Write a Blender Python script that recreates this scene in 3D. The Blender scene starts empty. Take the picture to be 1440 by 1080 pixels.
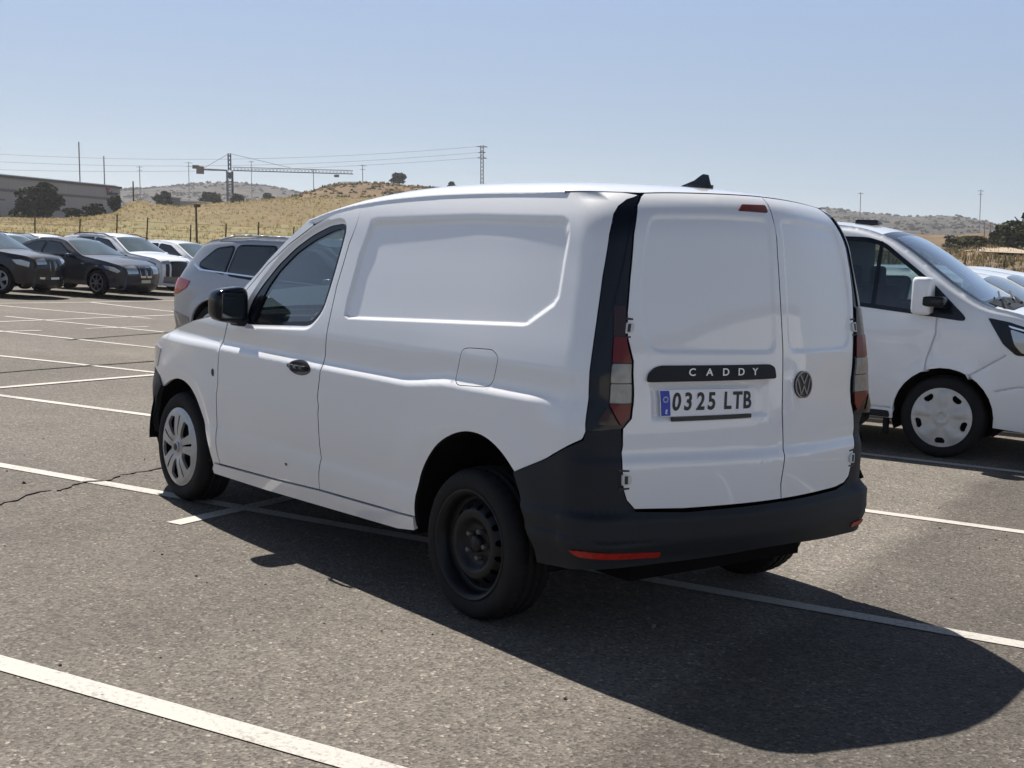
import bpy, bmesh, math, random
import numpy as np
from mathutils import Vector, Matrix
from mathutils.geometry import delaunay_2d_cdt

SC = bpy.context.scene
COL = SC.collection
rnd = random.Random(7)

# ------------------------------------------------------------------ camera
CAM = np.array([-3.404235, 4.168083, 1.545789])
YAW, PITCH, ROLL, FPX = -0.681277, -0.103861, 0.04571, 1869.81
def cam_axes():
    cy, sy, cp, sp = math.cos(YAW), math.sin(YAW), math.cos(PITCH), math.sin(PITCH)
    f = np.array([cy*cp, sy*cp, sp]); r = np.array([sy, -cy, 0.0]); u = np.cross(r, f)
    cr, sr = math.cos(ROLL), math.sin(ROLL)
    return r*cr+u*sr, -r*sr+u*cr, f
_r, _u, _f = cam_axes()
UP = Vector((0.0285, 0.0354, 0.999)).normalized()      # plumb line: the lot itself falls slightly to one side
cd = bpy.data.cameras.new('camera'); cam = bpy.data.objects.new('camera', cd); COL.objects.link(cam)
cd.sensor_width = 36.0; cd.lens = 36.0*FPX/1440.0; cd.clip_start = 0.05; cd.clip_end = 9000
M = Matrix(((_r[0], _u[0], -_f[0], CAM[0]), (_r[1], _u[1], -_f[1], CAM[1]), (_r[2], _u[2], -_f[2], CAM[2]), (0, 0, 0, 1)))
cam.matrix_world = M
SC.camera = cam

# ------------------------------------------------------------------ light
SUN_DIR = Vector((0.70, -0.125, 1.0)).normalized()
elev = math.asin(SUN_DIR.z); azim = math.atan2(SUN_DIR.x, SUN_DIR.y)
w = bpy.data.worlds.new("World"); SC.world = w; w.use_nodes = True
nt = w.node_tree; nt.nodes.clear()
sky = nt.nodes.new('ShaderNodeTexSky'); sky.sky_type = 'NISHITA'; sky.sun_disc = False
sky.sun_elevation = elev; sky.sun_rotation = azim; sky.altitude = 600
sky.air_density = .5; sky.dust_density = .2; sky.ozone_density = 1.0; sky.altitude = 0
# summer haze: a pale veil that is even near the horizon and thins out smoothly towards the zenith
wt = nt.nodes.new('ShaderNodeTexCoord'); wx = nt.nodes.new('ShaderNodeSeparateXYZ'); nt.links.new(wt.outputs['Generated'], wx.inputs[0])
def wmath(op, a, b):
    q = nt.nodes.new('ShaderNodeMath'); q.operation = op
    for i, t in enumerate((a, b)):
        if isinstance(t, (int, float)): q.inputs[i].default_value = t
        else: nt.links.new(t, q.inputs[i])
    return q.outputs[0]
wz0 = wmath('MULTIPLY', wmath('MAXIMUM', wx.outputs['Z'], 0.0), 1/.62); wz = wmath('MULTIPLY', wz0, wz0)
wf = wmath('POWER', 2.71828, wmath('MULTIPLY', wmath('MULTIPLY', wz, wz), -1.0))
vc = nt.nodes.new('ShaderNodeMix'); vc.data_type = 'RGBA'; vc.inputs['A'].default_value = (3.35, 3.85, 4.2, 1); vc.inputs['B'].default_value = (3.4, 4.55, 6.6, 1)
vr = nt.nodes.new('ShaderNodeMapRange'); vr.interpolation_type = 'SMOOTHSTEP'; vr.inputs[1].default_value = .02; vr.inputs[2].default_value = .25
nt.links.new(wx.outputs['Z'], vr.inputs[0]); nt.links.new(vr.outputs[0], vc.inputs['Factor'])
vh = nt.nodes.new('ShaderNodeVectorMath'); vh.operation = 'SCALE'; nt.links.new(vc.outputs['Result'], vh.inputs[0]); nt.links.new(wf, vh.inputs['Scale'])
vs_ = nt.nodes.new('ShaderNodeVectorMath'); vs_.operation = 'MULTIPLY_ADD'; vs_.inputs[1].default_value = (.5, .5, .5)
nt.links.new(sky.outputs[0], vs_.inputs[0]); nt.links.new(vh.outputs[0], vs_.inputs[2])
bg = nt.nodes.new('ShaderNodeBackground'); bg.inputs['Strength'].default_value = 0.05
wo = nt.nodes.new('ShaderNodeOutputWorld')
nt.links.new(vs_.outputs[0], bg.inputs['Color']); nt.links.new(bg.outputs[0], wo.inputs['Surface'])
sl = bpy.data.lights.new('sun', 'SUN'); sl.energy = 5.0; sl.angle = math.radians(0.53); sl.color = (1.0, 0.94, 0.86)
so = bpy.data.objects.new('sun', sl); COL.objects.link(so)
so.rotation_euler = SUN_DIR.to_track_quat('Z', 'Y').to_euler()
so.location = SUN_DIR*60
SC.view_settings.view_transform = 'Standard'; SC.view_settings.look = 'None'
SC.view_settings.gamma = 1.0; SC.view_settings.use_curve_mapping = False
SC.view_settings.exposure = 0.7
SC.render.engine = 'CYCLES'
SC.cycles.use_denoising = True
SC.cycles.max_bounces = 8; SC.cycles.transparent_max_bounces = 16

# ------------------------------------------------------------------ materials
def new_mat(name):
    m = bpy.data.materials.new(name); m.use_nodes = True
    return m, m.node_tree.nodes, m.node_tree.links, m.node_tree.nodes['Principled BSDF']
def pbr(name, col, rough=.5, metal=0., coat=0., spec=.5, bump=0., bscale=200., var=0., vscale=6.):
    m, n, l, b = new_mat(name)
    b.inputs['Base Color'].default_value = (*col, 1); b.inputs['Roughness'].default_value = rough
    b.inputs['Metallic'].default_value = metal; b.inputs['Coat Weight'].default_value = coat
    b.inputs['Coat Roughness'].default_value = .04; b.inputs['Specular IOR Level'].default_value = spec
    tc = n.new('ShaderNodeTexCoord')
    if var:
        no = n.new('ShaderNodeTexNoise'); no.inputs['Scale'].default_value = vscale; no.inputs['Detail'].default_value = 6
        l.new(tc.outputs['Object'], no.inputs['Vector'])
        r = n.new('ShaderNodeMapRange'); r.inputs[1].default_value = .3; r.inputs[2].default_value = .7
        r.inputs[3].default_value = 1-var; r.inputs[4].default_value = 1+var
        l.new(no.outputs[0], r.inputs[0])
        mx = n.new('ShaderNodeVectorMath'); mx.operation = 'SCALE'; mx.inputs[0].default_value = col
        l.new(r.outputs[0], mx.inputs['Scale']); l.new(mx.outputs[0], b.inputs['Base Color'])
    if bump:
        no = n.new('ShaderNodeTexNoise'); no.inputs['Scale'].default_value = bscale; no.inputs['Detail'].default_value = 3
        l.new(tc.outputs['Object'], no.inputs['Vector'])
        bp = n.new('ShaderNodeBump'); bp.inputs['Strength'].default_value = bump; bp.inputs['Distance'].default_value = .004
        l.new(no.outputs[0], bp.inputs['Height']); l.new(bp.outputs[0], b.inputs['Normal'])
    return m
def paint(name, col, metal=0., rough=.35, dust=.28):
    """car paint: clear coat, a trace of orange peel and road dust near the sills"""
    m, n, l, b = new_mat(name)
    b.inputs['Roughness'].default_value = rough; b.inputs['Metallic'].default_value = metal
    b.inputs['Coat Weight'].default_value = 1.0 if dust > .05 else .7; b.inputs['Coat Roughness'].default_value = .035
    if dust < .05: b.inputs['Specular IOR Level'].default_value = .3
    tc = n.new('ShaderNodeTexCoord')
    no = n.new('ShaderNodeTexNoise'); no.inputs['Scale'].default_value = 2.2; no.inputs['Detail'].default_value = 7
    l.new(tc.outputs['Object'], no.inputs['Vector'])
    sx = n.new('ShaderNodeSeparateXYZ'); l.new(tc.outputs['Object'], sx.inputs[0])
    lo = n.new('ShaderNodeMapRange'); lo.inputs[1].default_value = .75; lo.inputs[2].default_value = .2; lo.inputs[3].default_value = 0.02; lo.inputs[4].default_value = dust; lo.inputs[3].default_value = dust*.06
    l.new(sx.outputs['Z'], lo.inputs[0])
    mu = n.new('ShaderNodeMath'); mu.operation = 'MULTIPLY'; l.new(no.outputs[0], mu.inputs[0]); l.new(lo.outputs[0], mu.inputs[1])
    mix = n.new('ShaderNodeMix'); mix.data_type = 'RGBA'
    mix.inputs['A'].default_value = (*col, 1); mix.inputs['B'].default_value = (.34, .30, .25, 1)
    l.new(mu.outputs[0], mix.inputs['Factor']); l.new(mix.outputs['Result'], b.inputs['Base Color'])
    n2 = n.new('ShaderNodeTexNoise'); n2.inputs['Scale'].default_value = 3.5; n2.inputs['Detail'].default_value = 1.5
    l.new(tc.outputs['Object'], n2.inputs['Vector'])
    bp = n.new('ShaderNodeBump'); bp.inputs['Strength'].default_value = .10; bp.inputs['Distance'].default_value = .02
    l.new(n2.outputs[0], bp.inputs['Height']); l.new(bp.outputs[0], b.inputs['Coat Normal'])
    return m
def glass(name, tint, refl=1.0):
    m = bpy.data.materials.new(name); m.use_nodes = True; n = m.node_tree.nodes; l = m.node_tree.links; n.clear()
    o = n.new('ShaderNodeOutputMaterial'); t = n.new('ShaderNodeBsdfTransparent'); t.inputs[0].default_value = (*tint, 1)
    g = n.new('ShaderNodeBsdfGlossy'); g.inputs['Roughness'].default_value = .01; g.inputs[0].default_value = (.92, .96, 1, 1)
    fr = n.new('ShaderNodeFresnel'); fr.inputs[0].default_value = 1.52
    ad = n.new('ShaderNodeMath'); ad.operation = 'MULTIPLY'; ad.inputs[1].default_value = 1.6*refl; l.new(fr.outputs[0], ad.inputs[0])
    mx = n.new('ShaderNodeMixShader'); l.new(ad.outputs[0], mx.inputs[0]); l.new(t.outputs[0], mx.inputs[1]); l.new(g.outputs[0], mx.inputs[2])
    l.new(mx.outputs[0], o.inputs[0]); return m

MAT = dict(
    white=paint('white_paint', (.81, .82, .84)), white2=paint('white_paint_vans', (.79, .81, .84)),
    silver=paint('silver_blue_paint', (.36, .385, .43), .15, .32, .08), navy=paint('dark_blue_paint', (.008, .011, .024), 0, .4, .02),
    blackp=paint('black_paint', (.005, .0055, .008), 0, .4, .02), redp=paint('red_paint', (.30, .035, .03)), greyp=paint('grey_paint', (.14, .15, .18), .4, .3),
    plastic=pbr('dark_grey_plastic', (.013, .016, .021), .60, spec=.3, bump=.25, bscale=420, var=.12, vscale=3),
    gloss=pbr('gloss_black_trim', (.006, .008, .014), .12, spec=.28), shell=pbr('inner_dark', (.006, .006, .007), .9, spec=.1),
    rubber=pbr('tyre_rubber', (.009, .009, .010), .75, spec=.25, bump=.2, bscale=90, var=.25, vscale=9),
    steel=pbr('black_steel_rim', (.006, .007, .009), .42, spec=.25, var=.3, vscale=20), hubcap=pbr('silver_hubcap', (.42, .43, .44), .38, .55, var=.10, vscale=12),
    hubcap2=pbr('pale_hubcap', (.50, .50, .49), .45, .25, var=.10, vscale=12), bolt=pbr('bolt_steel', (.13, .12, .11), .5, .6),
    chrome=pbr('chrome', (.75, .76, .78), .14, 1.0), glass=glass('tinted_glass', (.50, .60, .61)), glassws=glass('tinted_windscreen', (.22, .26, .27)), glassd=pbr('dark_window', (.012, .018, .022), .03, spec=.8, coat=.5),
    redlens=pbr('red_lens', (.125, .003, .005), .16, spec=.25, coat=.1), redbright=pbr('bright_red_lens', (.45, .02, .035), .15, coat=.6), reddark=pbr('smoked_red_lens', (.030, .006, .006), .14, spec=.3, coat=.1),  # the brighter red is only the SUV's lens colour, without glow
    brakel=pbr('brake_lens_high', (.16, .035, .025), .2, spec=.3), clearlens=pbr('clear_lens', (.22, .225, .22), .16, coat=.3, var=.2, vscale=30), orange=pbr('red_reflector', (.36, .022, .014), .3, spec=.3, var=.25, vscale=60),
    lamp=pbr('headlamp', (.40, .43, .46), .10, .5, coat=.8), plate=pbr('plate_white', (.84, .85, .87), .4), platey=pbr('plate_yellowed', (.50, .52, .38), .45), blue=pbr('plate_blue', (.010, .045, .42), .4),
    ink=pbr('plate_black', (.012, .012, .016), .45), badge=pbr('badge_grey', (.22, .22, .23), .3, .5), letter=pbr('letter_silver', (.66, .67, .70), .3, .4), seat=pbr('seat_fabric', (.030, .032, .036), .9, bump=.3, bscale=300),
    trimint=pbr('interior_plastic', (.045, .047, .05), .6), gap_shade=pbr('shut_line_shade', (.012, .012, .013), .8, spec=.2), hinge=pbr('hinge_white', (.62, .62, .62), .45))  # near-black for body panel rims, painting the shade inside the shut lines

# ------------------------------------------------------------------ object helpers
def tag(o, label=None, cat=None, group=None, kind=None):
    if label: o['label'] = label
    if cat: o['category'] = cat
    if group: o['group'] = group
    if kind: o['kind'] = kind
    return o
def thing(name, label, cat, loc=(0, 0, 0), rz=0, group=None):
    o = bpy.data.objects.new(name, None); COL.objects.link(o); o.location = loc; o.rotation_euler = (0, 0, rz)
    o.empty_display_size = .2
    return tag(o, label, cat, group)
def link(name, me, mat, parent=None):
    o = bpy.data.objects.new(name, me); COL.objects.link(o)
    if mat is not None and len(me.materials) == 0: me.materials.append(mat)
    if parent is not None: o.parent = parent
    return o
def mesh(name, v, f, mat, parent=None, smooth=False):
    me = bpy.data.meshes.new(name); me.from_pydata([tuple(map(float, q)) for q in v], [], [tuple(int(i) for i in q) for q in f]); me.update()
    if smooth: me.polygons.foreach_set('use_smooth', [True]*len(me.polygons))
    return link(name, me, mat, parent)
def copy_tree(o, parent=None):
    c = o.copy(); COL.objects.link(c); c.parent = parent
    for ch in list(o.children): copy_tree(ch, c)
    return c
class MB:
    """collects boxes, bars and tubes into ONE mesh"""
    def __init__(s): s.v = []; s.f = []
    def add(s, v, f):
        k = len(s.v); s.v += [tuple(map(float, q)) for q in v]; s.f += [tuple(i+k for i in q) for q in f]; return s
    def box(s, c, h, rot=None):
        vs = [Vector((x*h[0], y*h[1], z*h[2])) for x in (-1, 1) for y in (-1, 1) for z in (-1, 1)]
        if rot is not None: vs = [rot @ q for q in vs]
        c = Vector(c)
        return s.add([q+c for q in vs], [(0, 1, 3, 2), (4, 6, 7, 5), (0, 4, 5, 1), (2, 3, 7, 6), (0, 2, 6, 4), (1, 5, 7, 3)])
    def tube(s, a, b, r0, r1=None, n=6):
        r1 = r0 if r1 is None else r1; a = Vector(a); b = Vector(b); q = (b-a).to_track_quat('Z', 'Y')
        v = []
        for p, r in ((a, r0), (b, r1)):
            v += [p+q @ Vector((r*math.cos(2*math.pi*i/n), r*math.sin(2*math.pi*i/n), 0)) for i in range(n)]
        f = [(i, (i+1) % n, n+(i+1) % n, n+i) for i in range(n)]+[tuple(range(n))[::-1], tuple(range(n, 2*n))]
        return s.add(v, f)
    def build(s, name, mat, parent=None, smooth=False, bevel=0):
        o = mesh(name, s.v, s.f, mat, parent, smooth)
        if bevel:
            bm = bmesh.new(); bm.from_mesh(o.data); bmesh.ops.remove_doubles(bm, verts=bm.verts, dist=1e-5)
            bmesh.ops.bevel(bm, geom=list(bm.edges), offset=bevel, segments=3, affect='EDGES', profile=.6)
            for fc in bm.faces: fc.smooth = True
            bm.to_mesh(o.data); bm.free()
        return o
def lathe(name, prof, mat, parent, n=64, notch=None):
    """revolve (radius, y) profile about the local Y axis"""
    v = []; f = []; m = len(prof)
    for i in range(n):
        a = 2*math.pi*i/n; c, s_ = math.cos(a), math.sin(a)
        for j, (r, y) in enumerate(prof):
            if notch: r = notch(i, j, r)
            v.append((r*c, y, r*s_))
    for i in range(n):
        for j in range(m-1):
            a, b = i*m+j, ((i+1) % n)*m+j
            f.append((a, b, b+1, a+1))
    return mesh(name, v, f, mat, parent, True)

# ---- panels cut to an outline on a curved surface -------------------------------------------------
def fillet(poly, r=.02, n=4):
    out = []; k = len(poly)
    for i in range(k):
        p = np.array(poly[i], float); a = np.array(poly[i-1], float)-p; b = np.array(poly[(i+1) % k], float)-p
        la, lb = np.hypot(*a), np.hypot(*b); ra = min(r, la*.48); rb = min(r, lb*.48)
        A = p+a/la*ra; B = p+b/lb*rb
        for t in np.linspace(0, 1, n): out.append(tuple((1-t)**2*A+2*t*(1-t)*p+t*t*B))
    return out
def soften(pts, n=2):
    """corner-cutting on an open polyline, ends kept"""
    P = [np.array(q, float) for q in pts]
    for _ in range(n):
        Q = [P[0]]
        for a, b in zip(P[:-1], P[1:]): Q += [a*.75+b*.25, a*.25+b*.75]
        P = Q+[P[-1]]
    return [tuple(q) for q in P]
def resample(poly, h):
    out = []; k = len(poly)
    for i in range(k):
        a = np.array(poly[i], float); b = np.array(poly[(i+1) % k], float); L = np.hypot(*(b-a))
        if L < 1e-7: continue
        m = max(1, int(math.ceil(L/h)))
        for t in range(m): out.append(a+(b-a)*t/m)
    o2 = [out[0]]
    for q in out[1:]:
        if np.hypot(*(q-o2[-1])) > 1e-4: o2.append(q)
    if np.hypot(*(o2[0]-o2[-1])) < 1e-4: o2.pop()
    return np.array(o2)
def inside(pts, poly):
    x, y = pts[:, 0], pts[:, 1]; c = np.zeros(len(pts), bool); k = len(poly)
    for i in range(k):
        x0, y0 = poly[i]; x1, y1 = poly[(i+1) % k]
        if y0 == y1: continue
        t = (y0 > y) != (y1 > y)
        c ^= t & (x < (x1-x0)*(y-y0)/(y1-y0)+x0)
    return c
def edge_dist(pts, poly, closed=True):
    d = np.full(len(pts), 1e9); k = len(poly)
    for i in range(k if closed else k-1):
        a = np.array(poly[i]); b = np.array(poly[(i+1) % k]); e = b-a; L = e@e
        if L < 1e-12: continue
        t = np.clip(((pts-a)@e)/L, 0, 1); q = a+t[:, None]*e
        d = np.minimum(d, np.hypot(*(pts-q).T))
    return d
def shrink(poly, g):
    """move every vertex of the outline inwards by g"""
    P = np.array(poly, float); k = len(P)
    A = .5*sum(P[i, 0]*P[(i+1) % k, 1]-P[(i+1) % k, 0]*P[i, 1] for i in range(k)); s = 1 if A > 0 else -1
    out = []
    for i in range(k):
        e0 = P[i]-P[i-1]; e1 = P[(i+1) % k]-P[i]; e0 /= np.hypot(*e0)+1e-12; e1 /= np.hypot(*e1)+1e-12
        n = np.array([-(e0+e1)[1], (e0+e1)[0]])*s; L = np.hypot(*n)
        n = n/L if L > 1e-6 else n
        out.append(P[i]+n*g)
    return [tuple(q) for q in out]
def normals(S, uv, e=2e-3):
    du = S(uv[:, 0]+e, uv[:, 1])-S(uv[:, 0]-e, uv[:, 1]); dv = S(uv[:, 0], uv[:, 1]+e)-S(uv[:, 0], uv[:, 1]-e)
    n = np.cross(du, dv); return n/(np.linalg.norm(n, axis=1)[:, None]+1e-12)
def panel(name, poly, S, mat, parent, holes=(), h=.06, rim=.02, off=0., gap=0., sign=-1, extra=None, mirror=False, gap_shade=None):
    if gap: poly = shrink(poly, gap)
    loops = [resample(poly, h)]+[resample(q, h) for q in holes]
    allv = []; edges = []
    for L in loops:
        k = len(allv); allv += list(L); m = len(L); edges += [(k+i, k+(i+1) % m) for i in range(m)]
    P = loops[0]; lo, hi = P.min(0), P.max(0)
    g = np.stack(np.meshgrid(np.arange(lo[0]+h/2, hi[0], h), np.arange(lo[1]+h/2, hi[1], h)), -1).reshape(-1, 2)
    if extra is not None and len(extra): g = np.concatenate([g, np.array(extra)])
    if len(g):
        ok = inside(g, P) & (edge_dist(g, P) > h*.35)
        for H in loops[1:]: ok &= ~inside(g, H) & (edge_dist(g, H) > h*.35)
        g = g[ok]
    nb = len(allv)
    vs = [Vector((float(q[0]), float(q[1]))) for q in allv]+[Vector((float(q[0]), float(q[1]))) for q in g]
    r = delaunay_2d_cdt(vs, edges, [], 0, 1e-6)
    uv = np.array([(q.x, q.y) for q in r[0]]); tri = np.array([t for t in r[2] if len(t) == 3])
    cen = uv[tri].mean(1); ok = inside(cen, P)
    for H in loops[1:]: ok &= ~inside(cen, H)
    tri = tri[ok]
    N = normals(S, uv)*sign; X = S(uv[:, 0], uv[:, 1])+N*off
    fn = np.cross(X[tri[:, 1]]-X[tri[:, 0]], X[tri[:, 2]]-X[tri[:, 0]])
    fl = (fn*N[tri].mean(1)).sum(1) < 0
    tri[fl] = tri[fl][:, ::-1]
    verts = X; faces = [tuple(t) for t in tri]; ln = [N[i] for t in tri for i in t]
    if rim:
        # the boundary of what is left gets a turned-in flange
        cnt = {}
        for t in tri:
            for i in range(3):
                a, b = int(t[i]), int(t[(i+1) % 3]); cnt[(a, b)] = 1
        be = [(a, b) for (a, b) in cnt if (b, a) not in cnt]
        ids = sorted({i for e in be for i in e}); mp = {v: len(X)+k for k, v in enumerate(ids)}
        X2 = X[ids]-N[ids]*rim; verts = np.concatenate([X, X2, X[ids]]); off_ = len(ids)
        for a, b in be:
            q = (mp[b]+off_, mp[a]+off_, mp[a], mp[b]); faces.append(q)
            A, B, Cc = verts[q[0]], verts[q[1]], verts[q[2]]
            nn = np.cross(B-A, Cc-B); nn = nn/(np.linalg.norm(nn)+1e-12); ln += [nn]*4
    if mirror:
        verts = verts*np.array([1, -1, 1]); ln2 = []; k = 0; f2 = []
        for t in faces:
            m = len(t); ln2 += [ln[k+i]*np.array([1, -1, 1]) for i in range(m)][::-1]; f2.append(tuple(t)[::-1]); k += m
        faces, ln = f2, ln2
    me = bpy.data.meshes.new(name); me.from_pydata([tuple(map(float, q)) for q in verts], [], [tuple(int(i) for i in q) for q in faces])
    me.polygons.foreach_set('use_smooth', [True]*len(me.polygons)); me.update()
    if gap_shade is not None and rim:  # flange faces get the dark colour that stands in for gap shade
        me.materials.append(mat); me.materials.append(gap_shade); nt_ = len(tri); me.polygons.foreach_set('material_index', [0]*nt_+[1]*(len(faces)-nt_))
    if len(me.loops) == len(ln): me.normals_split_custom_set([tuple(map(float, q)) for q in ln])
    return link(name, me, mat, parent)
def grid(name, X, mat, parent, smooth=True):
    a, b = X.shape[:2]
    f = [(i*b+j, (i+1)*b+j, (i+1)*b+j+1, i*b+j+1) for i in range(a-1) for j in range(b-1)]
    return mesh(name, X.reshape(-1, 3), f, mat, parent, smooth)
def circle(cx, cy, r, n=40, a0=0, a1=2*math.pi):
    return [(cx+r*math.cos(a0+(a1-a0)*i/n), cy+r*math.sin(a0+(a1-a0)*i/n)) for i in range(n)]
def text_mesh(name, txt, size, mat, parent, mw, extrude=.001, sx=1.0, spacing=1.0, bold=0., S=None):
    """lettering as a mesh; S maps (x, y) of the text onto a surface when given"""
    cu = bpy.data.curves.new(name, 'FONT'); cu.body = txt; cu.size = size; cu.extrude = extrude; cu.offset = bold
    cu.space_character = spacing; cu.align_x = 'CENTER'; cu.align_y = 'CENTER'; cu.resolution_u = 4
    o = bpy.data.objects.new(name, cu); COL.objects.link(o); bpy.context.view_layer.update()
    me = bpy.data.meshes.new_from_object(o.evaluated_get(bpy.context.evaluated_depsgraph_get()))
    COL.objects.unlink(o); bpy.data.objects.remove(o); me.materials.clear()
    for v in me.vertices:
        v.co.x *= sx
        v.co = S(v.co) if S else mw @ v.co
    me.name = name
    return link(name, me, mat, parent)

# ================================================================== THE LOT AND THE LAND
DA = math.radians(21.756)                       # the painted bays run along this direction
DV = np.array([math.cos(DA), math.sin(DA)]); NV = np.array([-DV[1], DV[0]])
def dn(d, n): return DV*d+NV*n
def gz(x, y):
    r = np.hypot(np.asarray(x, float)-CAM[0], np.asarray(y, float)-CAM[1]); t = np.clip((r-13)/23, 0, 1)
    return -.33*t*t*(3-2*t)
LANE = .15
def asphalt_mat():
    m, n, l, b = new_mat('worn_asphalt'); b.inputs['Roughness'].default_value = .88; b.inputs['Specular IOR Level'].default_value = .3
    tc = n.new('ShaderNodeTexCoord')
    def noise(sc, det, ro=.6):
        q = n.new('ShaderNodeTexNoise'); q.inputs['Scale'].default_value = sc; q.inputs['Detail'].default_value = det; q.inputs['Roughness'].default_value = ro
        l.new(tc.outputs['Object'], q.inputs['Vector']); return q.outputs[0]
    def rng(s, a, b_, c, d):
        q = n.new('ShaderNodeMapRange'); q.inputs[1].default_value = a; q.inputs[2].default_value = b_; q.inputs[3].default_value = c; q.inputs[4].default_value = d
        l.new(s, q.inputs[0]); return q.outputs[0]
    def mul(a, b_):
        q = n.new('ShaderNodeMath'); q.operation = 'MULTIPLY'; l.new(a, q.inputs[0]); l.new(b_, q.inputs[1]); return q.outputs[0]
    v = n.new('ShaderNodeTexVoronoi'); v.inputs['Scale'].default_value = 85; l.new(tc.outputs['Object'], v.inputs['Vector'])
    sp = n.new('ShaderNodeSeparateColor'); l.new(v.outputs['Color'], sp.inputs[0])
    ramp = n.new('ShaderNodeValToRGB'); e = ramp.color_ramp.elements
    e[0].position = 0; e[0].color = (.50, .50, .50, 1); e[1].position = 1; e[1].color = (2.3, 2.3, 2.3, 1)
    for p, c in ((.25, .78), (.7, 1.06), (.93, 1.25), (.982, 1.7)):
        q = e.new(p); q.color = (c, c, c, 1)
    l.new(sp.outputs[0], ramp.inputs[0])
    f = mul(rng(noise(.22, 3), .3, .7, .84, 1.16), rng(noise(1.7, 5), .3, .7, .90, 1.10))
    f = mul(f, rng(noise(14, 4), .3, .7, .88, 1.12)); f = mul(f, rng(noise(160, 3, .7), .3, .7, .72, 1.28)); f = mul(f, ramp.outputs[0])
    ctint = n.new('ShaderNodeMix'); ctint.data_type = 'RGBA'; ctint.inputs['A'].default_value = (.111, .096, .079, 1); ctint.inputs['B'].default_value = (.103, .094, .083, 1)
    l.new(noise(.6, 4), ctint.inputs['Factor'])
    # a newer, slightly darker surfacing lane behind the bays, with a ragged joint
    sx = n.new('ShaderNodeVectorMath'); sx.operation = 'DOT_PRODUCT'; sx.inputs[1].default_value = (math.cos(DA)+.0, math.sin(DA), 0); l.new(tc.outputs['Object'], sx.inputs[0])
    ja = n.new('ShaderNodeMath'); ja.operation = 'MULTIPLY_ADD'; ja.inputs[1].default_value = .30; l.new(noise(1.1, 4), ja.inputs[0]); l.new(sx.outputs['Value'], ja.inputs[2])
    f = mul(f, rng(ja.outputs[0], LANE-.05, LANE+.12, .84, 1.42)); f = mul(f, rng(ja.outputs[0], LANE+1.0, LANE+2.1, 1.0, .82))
    # oil drips and tyre-darkened blotches
    f = mul(f, rng(noise(.75, 5, .55), .66, .76, 1.0, .72))
    mx = n.new('ShaderNodeVectorMath'); mx.operation = 'SCALE'; l.new(ctint.outputs['Result'], mx.inputs[0]); l.new(f, mx.inputs['Scale'])
    l.new(mx.outputs[0], b.inputs['Base Color'])
    bp = n.new('ShaderNodeBump'); bp.inputs['Strength'].default_value = .55; bp.inputs['Distance'].default_value = .006
    l.new(v.outputs['Distance'], bp.inputs['Height'])
    b2 = n.new('ShaderNodeBump'); b2.inputs['Strength'].default_value = .4; b2.inputs['Distance'].default_value = .006
    l.new(noise(120, 4, .7), b2.inputs['Height']); l.new(bp.outputs[0], b2.inputs['Normal']); l.new(b2.outputs[0], b.inputs['Normal'])
    return m
def line_mat():
    m, n, l, b = new_mat('worn_white_road_paint'); b.inputs['Roughness'].default_value = .75
    tc = n.new('ShaderNodeTexCoord')
    a = n.new('ShaderNodeTexNoise'); a.inputs['Scale'].default_value = 55; a.inputs['Detail'].default_value = 6; a.inputs['Roughness'].default_value = .75
    c = n.new('ShaderNodeTexNoise'); c.inputs['Scale'].default_value = 2.3; c.inputs['Detail'].default_value = 4
    for q in (a, c): l.new(tc.outputs['Object'], q.inputs['Vector'])
    ad = n.new('ShaderNodeMath'); ad.operation = 'MULTIPLY_ADD'; ad.inputs[1].default_value = .55; l.new(c.outputs[0], ad.inputs[0]); l.new(a.outputs[0], ad.inputs[2])
    r = n.new('ShaderNodeMapRange'); r.inputs[1].default_value = .60; r.inputs[2].default_value = .76; l.new(ad.outputs[0], r.inputs[0])
    mix = n.new('ShaderNodeMix'); mix.data_type = 'RGBA'; mix.inputs['A'].default_value = (.22, .20, .175, 1); mix.inputs['B'].default_value = (.44, .42, .385, 1)
    l.new(r.outputs[0], mix.inputs['Factor']); l.new(mix.outputs['Result'], b.inputs['Base Color'])
    bp = n.new('ShaderNodeBump'); bp.inputs['Strength'].default_value = .5; bp.inputs['Distance'].default_value = .004
    l.new(a.outputs[0], bp.inputs['Height']); l.new(bp.outputs[0], b.inputs['Normal'])
    return m
def polar(name, radii, azs, zf, mat):
    R, A = np.meshgrid(radii, np.radians(azs), indexing='ij')
    X = CAM[0]+R*np.cos(A); Y = CAM[1]+R*np.sin(A); Z = zf(X, Y, R, np.degrees(A))
    P = np.stack([X, Y, Z], -1); a, b = P.shape[:2]
    f = [(i*b+j, (i+1)*b+j, (i+1)*b+(j+1) % b, i*b+(j+1) % b) for i in range(a-1) for j in range(b)]
    return mesh(name, P.reshape(-1, 3), f, mat, None, True)
az_lot = np.arange(-180, 180, 3.0)
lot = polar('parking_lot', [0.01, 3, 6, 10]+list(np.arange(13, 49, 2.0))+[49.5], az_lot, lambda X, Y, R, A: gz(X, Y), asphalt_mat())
tag(lot, kind='structure')
LM = line_mat()
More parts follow.
